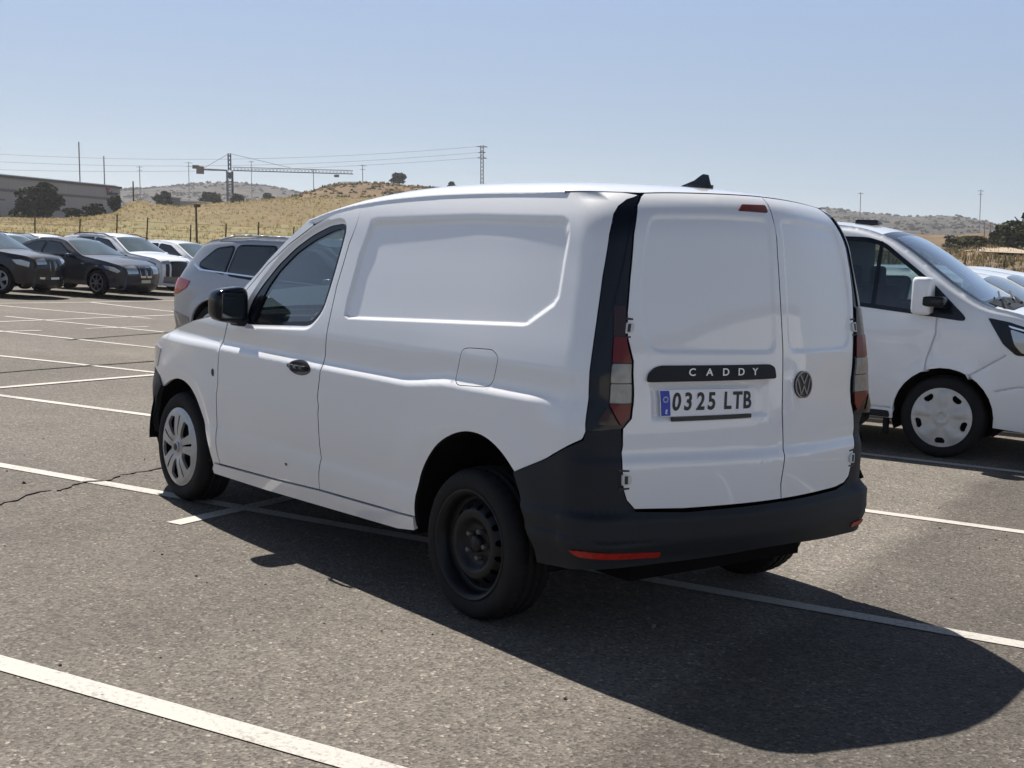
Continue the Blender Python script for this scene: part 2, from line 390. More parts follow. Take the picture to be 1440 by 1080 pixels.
def strip(name, pts, wd, mat, lift=.004, jit=0.):
    """a painted band along a (d, n) polyline"""
    P = []
    for i in range(len(pts)-1):
        a, b = np.array(pts[i], float), np.array(pts[i+1], float); m = max(1, int(np.hypot(*(b-a))/.35))
        P += [a+(b-a)*k/m for k in range(m)]
    P.append(np.array(pts[-1], float)); v = []; f = []
    for i, q in enumerate(P):
        t = P[min(i+1, len(P)-1)]-P[max(i-1, 0)]; t /= np.hypot(*t); nn = np.array([-t[1], t[0]])
        for s in (-1, 1):
            c = dn(*(q+nn*s*wd/2*(1+rnd.uniform(-jit, jit)))); v.append((c[0], c[1], float(gz(*c))+lift))
        if i: f.append((2*i-2, 2*i-1, 2*i+1, 2*i))
    return tag(mesh(name, v, f, mat), kind='structure')
for k, (pts, wd) in enumerate([
        ([(-5, 2.02), (7.5, 2.02)], .115), ([(-7, -.595), (8.52, -.60)], .105), ([(-8, -3.12), (1.5, -3.09), (8.52, -2.93)], .10),
        ([(-8, -5.57), (2.0, -5.54), (13.6, -5.5)], .10), ([(-6, -8.05), (11, -8.04), (16.2, -8.8)], .10), ([(10.5, -10.3), (13.7, -10.9), (18.9, -11.95)], .10),
        ([(17.5, -14.3), (23.4, -15.1)], .12), ([(17.5, -16.6), (23.6, -18.4)], .12)]):
    strip('parking_line', pts, wd, LM)
for pts, wd, lf in [([(3.285, -.04), (3.285, -.543)], .10, .004), ([(3.285, -.655), (3.285, -1.15)], .10, .004), ([(8.59, 6), (8.59, -5.44)], .10, .006), ([(14.85, -8.0), (14.9, -9.3)], .10, .006),
                ([(15.1, -10.4), (15.2, -11.9)], .10, .006), ([(17.0, -9.5), (18.9, -17.5)], .11, .006), ([(23.45, -12), (23.6, -22)], .11, .006)]:
    strip('bay_end_line', pts, wd, LM, lf)
CM = pbr('bitumen_joint', (.035, .032, .030), .8, bump=.3, bscale=60, var=.4, vscale=14)
def wob(a, b, amp, m=24):
    a, b = np.array(a, float), np.array(b, float); e = b-a; nn = np.array([-e[1], e[0]])/np.hypot(*e); o = 0; out = []
    for i in range(m+1):
        o = o*.75+rnd.uniform(-amp, amp); out.append(tuple(a+e*i/m+nn*o))
    return out
CM2 = pbr('old_bitumen_joint', (.082, .071, .060), .9, bump=.3, bscale=60, var=.35, vscale=10)
for a, b, wd, amp, mt in [((9.40, 1.0), (9.85, -7.4), .07, .006, CM2), ((13.0, -8.1), (13.9, -11.2), .10, .006, CM2), ((4.15, 1.4), (4.42, -.25), .03, .03, CM2), ((4.42, -.25), (4.6, -1.3), .03, .03, CM2),
                      ((1.7, -3.9), (1.5, -5.2), .012, .04, CM2), ((-1.2, -2.2), (-1.45, -2.55), .010, .03, CM2)]:
    strip('asphalt_joint', wob(a, b, amp), wd, mt, .008, .35)

# loose grit lying about on the asphalt
gv = MB()
for i in range(420):
    d_, n_ = rnd.uniform(-4, 6), rnd.uniform(-4.2, 3.6); c = dn(d_, n_); s = rnd.uniform(.002, .006)*(2 if rnd.random() < .04 else 1)
    rot = Matrix.Rotation(rnd.uniform(0, 6.28), 3, 'Z') @ Matrix.Rotation(rnd.uniform(0, 1), 3, 'X')
    gv.box((c[0], c[1], s*.5), (s, s*rnd.uniform(.5, 1), s*.7), rot)
tag(gv.build('loose_grit', pbr('grit', (.15, .135, .12), .9, var=.6, vscale=30)), 'loose grit scattered over the asphalt', kind='stuff')
def hermite(xs, ys):
    xs=np.array(xs,float); ys=np.array(ys,float); h=np.diff(xs); d=np.diff(ys)/h
    m=np.zeros(len(xs)); m[0]=d[0]; m[-1]=d[-1]
    for i in range(1,len(xs)-1):
        if d[i-1]*d[i]>0:
            w1=2*h[i]+h[i-1]; w2=h[i]+2*h[i-1]; m[i]=(w1+w2)/(w1/d[i-1]+w2/d[i])
    def f(x):
        x=np.asarray(x,float); k=np.clip(np.searchsorted(xs,x)-1,0,len(h)-1); t=(x-xs[k])/h[k]
        t=np.clip(t,-.6,1.6); H=h[k]
        return (2*t**3-3*t*t+1)*ys[k]+(t**3-2*t*t+t)*H*m[k]+(3*t*t-2*t**3)*ys[k+1]+(t**3-t*t)*H*m[k+1]
    return f
def sstep(a,b,x):
    t=np.clip((np.asarray(x,float)-a)/(b-a),0,1); return t*t*(3-2*t)
SEC=hermite([.16,.28,.34,.42,.455,.50,.56,.70,.83,.915,.926,.951,.966,1.0,1.06,1.12,1.3,1.5,1.66,1.72,1.80],
            [.850,.884,.902,.914,.9155,.9115,.9175,.926,.9275,.9245,.9215,.9045,.9005,.898,.896,.888,.854,.814,.781,.760,.725])
def side_y(X,Z):
    X=np.asarray(X,float); Z=np.asarray(Z,float)
    sh=.034*(1-sstep(1.0,1.40,X))*np.exp(-((Z-.95)/.16)**2)
    y=SEC(Z-sh)
    fd=.9*sstep(.52,.30,X)*sstep(.86,.90,Z)*sstep(1.02,.98,Z)
    y=y*(1-fd)+fd*np.interp(Z,[.86,.90,.94,.98,1.02],[.9262,.9225,.9130,.9020,.8975])
    y=y-.03*np.clip((.9-X)/.9,0,2)**2-.035*np.clip((X-3.1)/.7,0,None)**2-.25*np.clip((X-3.95)/.55,0,None)**2.2
    y=y-.035*sstep(1.9,3.2,X)*sstep(1.0,1.35,Z)
    fl=np.exp(-((np.hypot(X-.87,Z-.33)-.50)/.09)**2)+.8*np.exp(-((np.hypot(X-3.615,Z-.33)-.47)/.08)**2)
    y=y+.010*fl*np.clip((1.05-Z)/.3,0,1)*np.clip((Z-.3)/.1,0,1)
    return y
XR=hermite([.3,.45,.58,.70,.745,.785,.86,.96,1.10,1.30,1.50,1.62],[.020,.024,.028,.031,.034,.054,.058,.064,.073,.090,.113,.130])
U1,U2,RC=.66,.92,.15
def rear_x(Y,Z):
    drop=(.02*(Y/.73)**2+.035*(np.abs(Y)/.77)**6)*sstep(1.3,1.7,Z)
    Ze=np.asarray(Z,float)+drop
    q=np.clip((Ze-1.60)/.20,0,.985)
    return XR(np.minimum(Ze,1.62))+.13*(1-np.sqrt(1-q*q))+np.clip(Ze-1.62,0,None)*.13
def wrap(u,Z):
    u=np.asarray(u,float); Z=np.asarray(Z,float); s=np.sign(u); a=np.abs(u)
    b=.14*np.sin(np.pi/2*np.clip(a/U2,0,1))**2
    w=side_y(.27,Z)
    y1=np.minimum(a,U1)*(w-RC)/U1
    t=np.clip((a-U1)/(U2-U1),0,1)*np.pi/2
    Y=np.where(a<=U1,y1,w-RC+RC*np.sin(t))
    X=rear_x(Y,Z)+b+RC*(1-np.cos(t))*.8
    Xs=X+np.clip(a-U2,0,None)
    Y=np.where(a>U2,side_y(Xs,Z)+(w-side_y(X,Z)),Y)
    return np.stack([Xs,s*Y,Z+0*Y],-1)
def side(X,Z): 
    X=np.asarray(X,float);Z=np.asarray(Z,float)
    return np.stack([X+0*Z,side_y(X,Z),Z+0*X],-1)
ZC=hermite([.20,.30,.5,1.0,1.5,1.8,2.05,2.35,2.6],[1.785,1.805,1.821,1.829,1.822,1.802,1.770,1.702,1.61])
ZG=hermite([.1708,.2605,.4981,.938,1.3387,1.6642,2.0169,2.2905,2.5442],[1.7503,1.7583,1.7593,1.7572,1.7492,1.7333,1.7025,1.6608,1.5995])
def roof(X,v):
    X=np.asarray(X,float);v=np.asarray(v,float);yg=side_y(X,ZG(X))-.003
    a=np.abs(v); k=.27*a**2+.73*a**7
    return np.stack([X+0*v,v*yg,ZC(X)*(1-k)+ZG(X)*k+.001],-1)

# ================================================================== THE WHITE PANEL VAN
def xu(x, z): return float(U2+x-wrap(np.array(U2), np.array(z))[0])
def su(poly): return [(xu(x, z), z) for x, z in poly]
def circ_arc(cx, cz, r, a0, a1, n=14): return [(cx+r*math.cos(math.radians(a0+(a1-a0)*i/n)), cz+r*math.sin(math.radians(a0+(a1-a0)*i/n))) for i in range(n+1)]
VAN = thing('panel_van', 'white panel van with rear wing doors in the foreground, black steel rear wheel', 'van')
W_ = MAT['white']
DOOR_REAR = [(1.9827, 1.7033), (2.0148, 1.5202), (2.0473, 1.316), (2.052, 1.0964), (2.049, 0.9775), (2.048, 0.877), (2.052, 0.712), (2.04, 0.5261), (2.032, 0.4932), (2.048, 0.4196), (2.056, 0.337)]
WINDOW = [(2.0856, 1.6188), (2.2366, 1.6045), (2.3975, 1.5561), (2.5579, 1.4862), (2.7126, 1.39), (2.8384, 1.2827), (2.9012, 1.1902), (2.9, 1.075), (2.8312, 1.0764), (2.2421, 1.1126), (2.1874, 1.1501), (2.144, 1.2003), (2.1298, 1.2673), (2.0982, 1.457)]
ARCH = [(1.2444, .305), (1.241, .4116), (1.2113, .5265), (1.1444, .63), (1.0508, .72), (.9172, .7776), (.8065, .79), (.7027, .7702), (.6197, .7256), (.5525, .6684)]
ARCH = soften(ARCH)
RECESS = [(1.8725, 1.6403), (1.8197, 1.6509), (1.0999, 1.6774), (0.523, 1.6748), (0.4744, 1.6542), (0.4614, 1.6152), (0.452, 1.4931), (0.4428, 1.354), (0.464, 1.3181), (0.5859, 1.2399), (0.6238, 1.2315), (1.891, 1.1685), (1.9331, 1.1805), (1.9326, 1.2765), (1.9103, 1.4798)]
FUEL = [(.9778, 1.1106), (.9418, 1.1212), (.7783, 1.1284), (.7297, 1.1015), (.7487, .9999), (.7755, .9743), (.9628, .9624), (1.0014, .9815)]
TRIML = [(0.6379, 1.7602), (0.6614, 1.7485), (0.6947, 1.7385), (0.7344, 1.7118), (0.7559, 1.6808), (0.7773, 1.6048), (0.7918, 1.4471), (0.7955, 1.3093), (0.7952, 1.125), (0.795, 1.0228), (0.787, 0.8966), (0.7825, 0.87)]
TRIMR = [(0.6339, 1.7553), (0.6602, 1.7209), (0.6829, 1.6089), (0.6827, 1.4513), (0.6768, 1.3133), (0.6614, 1.2234), (0.6241, 1.1333), (0.6152, 1.0346), (0.6076, 0.9177), (0.6353, 0.8817)]
GUTTER = [(1.9881, 1.7032), (1.6894, 1.7342), (1.3676, 1.7504), (0.9706, 1.7592), (0.5307, 1.7630), (0.2997, 1.7690)]
rec_u = su(RECESS)
def recessed(S, poly, depth, wfun):
    """press the area inside poly inwards by depth, each edge over its own run wfun(edge midpoint)"""
    E = [(np.array(poly[i]), np.array(poly[(i+1) % len(poly)])) for i in range(len(poly))]
    W = [wfun((a+b)/2) for a, b in E]
    def f(u, z):
        u = np.asarray(u, float); z = np.asarray(z, float)+0*u; u = u+0*z; q = np.stack([u.ravel(), z.ravel()], 1)
        k = np.ones(len(q))
        for (a, b), w_ in zip(E, W):
            e = b-a; t = np.clip(((q-a)@e)/(e@e), 0, 1); d = np.hypot(*(q-a-t[:, None]*e).T); x = np.clip(d/w_, 0, 1); k = np.minimum(k, x*x*(3-2*x))
        k[~inside(q, poly)] = 0
        P = S(q[:, 0], q[:, 1]); du = S(q[:, 0]+2e-3, q[:, 1])-S(q[:, 0]-2e-3, q[:, 1]); dv = S(q[:, 0], q[:, 1]+2e-3)-S(q[:, 0], q[:, 1]-2e-3)
        n = -np.cross(du, dv); n /= np.linalg.norm(n, axis=1)[:, None]
        return (P-n*(depth*k)[:, None]).reshape(u.shape+(3,))
    return f
def near_edge(poly, ds, h=.02):
    out = []
    for d in ds: out += [tuple(q) for q in resample(shrink(poly, d), h)]
    return out
S_side = recessed(wrap, rec_u, .011, lambda m: .055 if m[1] > 1.63 else (.030 if m[1] > 1.25 else .018))
side_poly = su(GUTTER[::-1]+DOOR_REAR[1:-1]+[(2.056, .338), (1.65, .347), (1.248, .359)]+ARCH[1:])+[(.80, .838), (.7935, .845)]+TRIML[::-1]
# order: gutter rear->front, down the door gap, sill, arch, along the dark corner, up the pillar trim
for mir in (False, True):
    ext = near_edge(rec_u, (-.003, .003, .006, .009, .012, .015, .018, .022), .012)+near_edge(rec_u, (.03, .04, .05, .058))+[(xu(x, z), z) for x in np.arange(.35, 2.05, .025) for z in (.915, .922, .93, .938, .946, .954, .962, .972, .985, 1.0)]
    o = panel('side_panel', side_poly, S_side, W_, VAN, holes=[fillet(su(FUEL), .02)], gap_shade=MAT['gap_shade'], h=.035, rim=.018, gap=.0030, extra=ext, mirror=mir)
    panel('fuel_flap', fillet(su(FUEL), .02), S_side, W_, o, h=.03, rim=.012, gap=.0030, gap_shade=MAT['gap_shade'], extra=ext, mirror=mir)
APO = [(3.1902, 1.1), (2.9809, 1.2792), (2.8112, 1.4106), (2.6317, 1.5295), (2.4507, 1.6306), (2.3398, 1.6806)]
API = [(3.0576, 1.1721), (2.9809, 1.2404), (2.9048, 1.3094), (2.814, 1.3834), (2.6099, 1.502), (2.3971, 1.5977), (2.1807, 1.6706), (1.9826, 1.7027)]
BELT_ = fillet(shrink(FRAME_ := fillet(su(WINDOW), .05), -.024), .01)
S_door = recessed(wrap, BELT_, .013, lambda m: .022)
ext_d = near_edge(BELT_, (-.003, .003, .008, .013, .018, .023), .025)+[(xu(x, z), z) for x in np.arange(2.06, 3.1, .025) for z in (.905, .915, .922, .93, .938, .946, .954, .962, .972)]
door_poly = su(DOOR_REAR+[(2.50, .314), (3.126, .293), (3.118, .5), (3.117, .674), (3.104, .79), (3.100, .963), (3.074, 1.05), (3.066, 1.12)]+API[:-1])
FRAME = fillet(su(WINDOW), .05)
GL = fillet(shrink(su([(2.0964, 1.6109), (2.238, 1.5947), (2.3993, 1.5452), (2.5592, 1.4762), (2.7039, 1.38), (2.7845, 1.3006), (2.8293, 1.2103), (2.85, 1.0784), (2.242, 1.1176), (2.1872, 1.1541), (2.146, 1.2003), (2.1337, 1.2673), (2.1022, 1.457)]), .019), .04)
for mir in (False, True):
    s = -1 if mir else 1
    hc = [(xu(2.243+.105*math.cos(t), .91), .908+.036*math.sin(t)) for t in np.linspace(0, 2*math.pi, 28, endpoint=False)]
    d_ = panel('front_door', door_poly, S_door, W_, VAN, holes=[FRAME, shrink(hc, .002)], h=.035, rim=.018, gap=.0030, gap_shade=MAT['gap_shade'], extra=ext_d, mirror=mir)
    panel('window_frame', FRAME, S_door, MAT['gloss'], d_, holes=[GL], h=.03, rim=.025, off=-.004, mirror=mir)
    panel('window_glass', GL, S_door, MAT['glass'], d_, h=.08, rim=0, off=-.010, mirror=mir)
    hc = [(xu(2.243+.105*math.cos(t), .91), .908+.036*math.sin(t)) for t in np.linspace(0, 2*math.pi, 28, endpoint=False)]
    cup = recessed(wrap, hc, .018, lambda m: .03)
    panel('handle_cup', hc, cup, MAT['ink'], d_, h=.012, rim=.004, off=.0025, mirror=mir)
    hb = MB(); y = float(side_y(2.243, .915))
    for i, (x0, x1) in enumerate([(2.335, 2.30), (2.30, 2.25), (2.25, 2.20), (2.20, 2.152)]):
        hb.tube((x0, (y+.008+.014*(i > 0))*s, .912), (x1, (y+.008+.014*(i < 3))*s, .912), .011, .011, 8)
    hb.build('handle', MAT['gloss'], d_, True)
    # wing mirror
    mv = []; mf = []; nu, nv2 = 28, 18
    for i in range(nu):
        for j in range(nv2+1):
            a, b = 2*math.pi*i/nu, -math.pi/2+math.pi*j/nv2
            def sp(c, e): return math.copysign(abs(c)**e, c)
            px, py, pz = sp(math.cos(b), .5)*sp(math.cos(a), .55), sp(math.cos(b), .5)*sp(math.sin(a), .45), sp(math.sin(b), .5)
            yy = .100*py; zz = .093*pz*(1-.13*py); xx = .062*px*(1.0 if px < 0 else 1.3)+.030*(1-py)*.3
            mv.append((2.915+xx, s*(.962+yy), 1.168+zz))
    for i in range(nu):
        for j in range(nv2):
            a, b = i*(nv2+1)+j, ((i+1) % nu)*(nv2+1)+j; mf.append((a, b, b+1, a+1) if s > 0 else (a, a+1, b+1, b))
    mi = mesh('wing_mirror', mv, mf, MAT['gloss'], d_, True)
    MB().box((2.866, s*.962, 1.168), (.004, .072, .064), Matrix.Rotation(s*.10, 3, 'Z')).build('mirror_glass', MAT['glassd'], d_, bevel=.003)
    MB().box((2.93, s*.872, 1.082), (.05, .055, .022)).build('mirror_foot', MAT['plastic'], d_, bevel=.012)
    panel('sill', su([(1.251, .355), (1.65, .343), (2.062, .333), (2.50, .310), (3.20, .2845), (3.2348, .25), (3.228, .2243), (2.6288, .2351), (1.40, .276), (1.262, .296)]), wrap, W_, VAN, h=.05, rim=.02, off=.006, gap=.001, mirror=mir)
    panel('a_pillar', su(APO[:-1]+[(x, z+.0035) for x, z in API[5::-1]]), wrap, W_, VAN, h=.03, rim=.02, mirror=mir)
    HOOD = [(3.08, 1.128), (3.2, 1.098), (3.5, 1.045), (3.8, .972), (4.05, .885), (4.22, .80)]
    farch = [(3.2348, .2243), (3.215, .3091), (3.2423, .4232), (3.292, .5273), (3.3766, .6358), (3.4746, .6924), (3.6157, .712), (3.76, .685), (3.8855, .633)]
    farch = soften(farch)
    fender = su(farch+[(3.93, .69), (4.03, .715), (4.2, .73)]+HOOD[::-1]+[(3.072, 1.12), (3.080, 1.05), (3.105, .963), (3.109, .79), (3.122, .674), (3.123, .5), (3.131, .293), (3.2, .290)])
    panel('fender', fender, wrap, W_, VAN, h=.035, rim=.018, gap=.001, mirror=mir)
    if not mir: panel('paint_chip', [(xu(2.365+.013*math.cos(t)*(1+.3*math.sin(3*t)), .41), .412+.008*math.sin(t)) for t in np.linspace(0, 6.28, 10, endpoint=False)], wrap, pbr('rust_chip', (.16, .10, .055), .8, var=.4, vscale=80), d_, h=.02, rim=0, off=.0012)
    panel('repeater', [(xu(3.165+.012*math.cos(t), .79), .79+.02*math.sin(t)) for t in np.linspace(0, 6.28, 12, endpoint=False)], wrap, MAT['gloss'], VAN, h=.02, rim=.004, off=.004, mirror=mir)
    panel('headlight', fillet(su([(3.93, .85), (4.03, .868), (4.23, .785), (4.36, .70), (4.18, .735), (4.0, .735)]), .03), wrap, MAT['lamp'], VAN, h=.03, rim=.01, off=.005, mirror=mir)
    def S_fb(u, z):
        P = wrap(u, z); P[..., 1] += .018*sstep(.72, .60, z)*np.sign(P[..., 1]); return P
    panel('front_bumper', su([(3.8905, .637), (3.935, .693), (4.03, .718), (4.2, .733), (4.40, .69), (4.42, .36), (4.25, .28), (4.12, .25), (4.085, .27), (4.06, .36), (4.02, .48), (3.96, .57)]), S_fb, MAT['plastic'], VAN, h=.035, rim=.03, mirror=mir)
    # wheel housings
    for cx, nm in ((.83, 'wheel_housing'), (3.64, 'wheel_housing')):
        r0 = .455 if cx < 1 else .425
        Y0, Y1 = .55, .885
        A = np.linspace(math.radians(-4), math.radians(184), 30); X = np.array([[(cx+r0*math.cos(a), s*yy, .335+r0*math.sin(a)) for yy in (Y0, .7, Y1)] for a in A])
        o = grid(nm, X, MAT['shell'], VAN)
        b = MB(); b.add([(cx+r0*math.cos(a), s*Y0, .335+r0*math.sin(a)) for a in A], [tuple(range(len(A)))]); b.build('housing_wall', MAT['shell'], o)
    shell_poly = su([(.6, .27), (4.0, .27), (4.1, .75), (3.8, .90), (3.2, 1.05), (3.05, 1.15), (2.9, 1.29), (2.65, 1.48), (2.45, 1.58), (2.05, 1.68), (1.4, 1.73), (.45, 1.735)])
    panel('inner_lining', shell_poly, wrap, MAT['shell'], VAN, holes=[circle(xu(.83, .335), .335, .456), circle(xu(3.64, .335), .335, .426), fillet(su([(2.12, 1.61), (2.29, 1.60), (2.60, 1.47), (2.86, 1.25), (2.90, 1.07), (2.18, 1.11), (2.12, 1.2)]), .03)], h=.09, rim=0, off=-.035, mirror=mir)

# rear doors, pillar trims, lamps, bumper
def ztop(u):
    Y = np.abs(u)*(.742-RC)/U1; return 1.789-(.02*(Y/.73)**2+.035*(Y/.77)**6)-.004*np.clip(np.abs(u)/.6, 0, 1)
right_edge = [(q[0], q[1]) for q in TRIMR]
TRIMR_R = [(.6339, 1.7553), (.655, 1.7209), (.672, 1.60), (.672, 1.5), (.662, 1.41), (.638, 1.297), (.612, 1.195), (.586, 1.10), (.568, 1.03), (.556, .93), (.570, .88)]
def door_outline(s):
    if s < 0:
        side_r = [(u-.004, z) for u, z in TRIMR_R[1:-1]]; lo_r = [(.566, .87), (.572, .817), (.560, .76), (.536, .70), (.530, .655), (.516, .612), (.480, .588), (.407, .578)]
    lo = [(.6303, .817), (.6441, .7376), (.6392, .6542), (.6264, .6128), (.596, .5768), (.407, .5685)]
    sp = [(.04, .574), (.034, .637), (.060, .80), (.051, .92), (.053, 1.18), (.045, 1.324), (.036, 1.565), (.040, 1.70), (.055, 1.76), (.06, float(ztop(.06)))]
    sg = -1 if s > 0 else 1
    side_ = [(u*1.0-.004, z) for u, z in TRIMR[1:]]
    top = [(u, float(ztop(u))) for u in np.linspace(.05, .605, 14)]
    if s > 0:      # left leaf reaches past the middle
        return [(-a, z) for a, z in sp]+[(u, float(ztop(u))) for u in np.linspace(-.045, .605, 16)]+[(.628, 1.756)]+side_+lo
    return [(-a, z) for a, z in sp]+[(-u, z) for u, z in top[1:]]+[(-.628, 1.756)]+[(-u, z) for u, z in side_r+lo_r]
RECL = [(0.6114, 1.6898), (0.2872, 1.7049), (-0.0076, 1.706), (-0.02, 1.157), (0.5301, 1.159), (0.5753, 1.188), (0.597, 1.2351), (0.6311, 1.3561), (0.6374, 1.56)]
RECR = [(-.6114, 1.690), (-.2872, 1.705), (-.075, 1.706), (-.085, 1.157), (-.5301, 1.159), (-.5753, 1.188), (-.597, 1.235), (-.6311, 1.356), (-.6374, 1.56)]
PREC = [(.56, 1.055), (.02, 1.060), (.02, .905), (.53, .90)]
Sd = recessed(wrap, fillet(RECL, .05), .009, lambda m: .022); Sd = recessed(Sd, fillet(RECR, .05), .009, lambda m: .022); Sd = recessed(Sd, fillet(PREC, .02), .012, lambda m: .030)
ext = near_edge(fillet(RECL, .05), (-.003, .004, .010, .016, .023), .025)+near_edge(fillet(RECR, .05), (-.003, .004, .010, .016, .023), .025)+near_edge(fillet(PREC, .02), (0, .01, .02, .03), .02)
ext += [(u, z) for u in np.arange(-.62, .63, .03) for z in (.738, .748, .758, .768, .778, .79)]
DL = panel('rear_door', door_outline(1), Sd, W_, VAN, h=.032, rim=.02, gap=.0026, gap_shade=MAT['gap_shade'], extra=ext)
DR = panel('rear_door', door_outline(-1), Sd, W_, VAN, h=.032, rim=.02, gap=.0026, gap_shade=MAT['gap_shade'], extra=ext)
STRIP = fillet([(.561, 1.054), (.556, 1.0877), (.5343, 1.1088), (.5085, 1.1172), (.0313, 1.1198), (.004, 1.1065), (-.0047, 1.062)], .012)
o = panel('handle_strip', STRIP, wrap, MAT['plastic'], DL, h=.03, rim=.016, off=.012)
def on_rear(c, u0, z0, off):
    P = wrap(np.array([u0-c.x]), np.array([z0+c.y]))
    n = normals(wrap, np.array([[u0-c.x, z0+c.y]]))[0]*-1
    return Vector(P[0]+n*(off+c.z))
for ch, u in zip('CADDY', (.386, .314, .244, .175, .109)):
    text_mesh('letter', ch, .040, MAT['letter'], o, None, .0012, 1.05, bold=.0004, S=lambda c, u=u: on_rear(c, u, 1.0905, .0135))
def rpoly(a, b, c, d): return [(a, d), (b, d), (b, c), (a, c)]
PL = fillet([(.5116, 1.0242), (.1028, 1.0267), (.1008, .9278), (.4922, .9225)], .006)
pl = panel('number_plate', PL, wrap, MAT['plate'], DL, h=.04, rim=.004, off=.004)
panel('plate_band', fillet([(.5086, 1.0212), (.4716, 1.0214), (.4550, .9262), (.4908, .9252)], .003), wrap, MAT['blue'], pl, h=.03, rim=.0006, off=.0052)
pxs = {'0': .438, '3': .391, '2': .340, '5': .294, 'L': .226, 'T': .181, 'B': .137}
for ch in '0325LTB':
    text_mesh('plate_character', ch, .093, MAT['ink'], pl, None, .0004, .74, bold=.0026, S=lambda c, u=pxs[ch]: on_rear(Vector((c.x-c.y*.02, c.y, c.z)), u, .9765+.006*(.3-u), .0052))
text_mesh('plate_character', 'E', .022, MAT['letter'], pl, None, .0004, .8, bold=.0004, S=lambda c: on_rear(c, .474, .9405, .0062))
for k in range(12):
    a = 2*math.pi*k/12; text_mesh('plate_star', '*', .012, MAT['letter'], pl, None, .0003, 1, S=lambda c, a=a: on_rear(c, .484+.009*math.cos(a), .985+.010*math.sin(a), .0062))
panel('plate_holder', fillet([(.450, .9195), (.1140, .9255), (.1140, .9100), (.447, .9035)], .003), wrap, MAT['ink'], DL, h=.04, rim=.008, off=.006)
# round badge with the two letters on the right leaf
bu, bz, br = -.1765, 1.0295, .056
disc = [(bu+br*math.cos(t), bz+br*math.sin(t)) for t in np.linspace(0, 2*math.pi, 40, endpoint=False)]
bd = panel('badge', disc, wrap, MAT['ink'], DR, h=.02, rim=.008, off=.007)
ring = [(bu+(br-.006)*math.cos(t), bz+(br-.006)*math.sin(t)) for t in np.linspace(0, 2*math.pi, 40, endpoint=False)]
panel('badge_ring', disc, wrap, MAT['badge'], bd, holes=[ring], h=.02, rim=.003, off=.010)
def bar(pts, wd):
    for a, b in zip(pts[:-1], pts[1:]):
        a = np.array(a); b = np.array(b); e = (b-a)/np.hypot(*(b-a)); n = np.array([-e[1], e[0]])*wd/2
        q = [a+n, b+n, b-n, a-n]; panel('badge_stroke', [(bu-x*br, bz+y*br) for x, y in q], wrap, MAT['badge'], bd, h=.05, rim=.002, off=.0096)
bar([(-.42, .74), (0, .06), (.42, .74)], .12)
bar([(-.74, .44), (-.34, -.72), (0, -.08), (.34, -.72), (.74, .44)], .12)
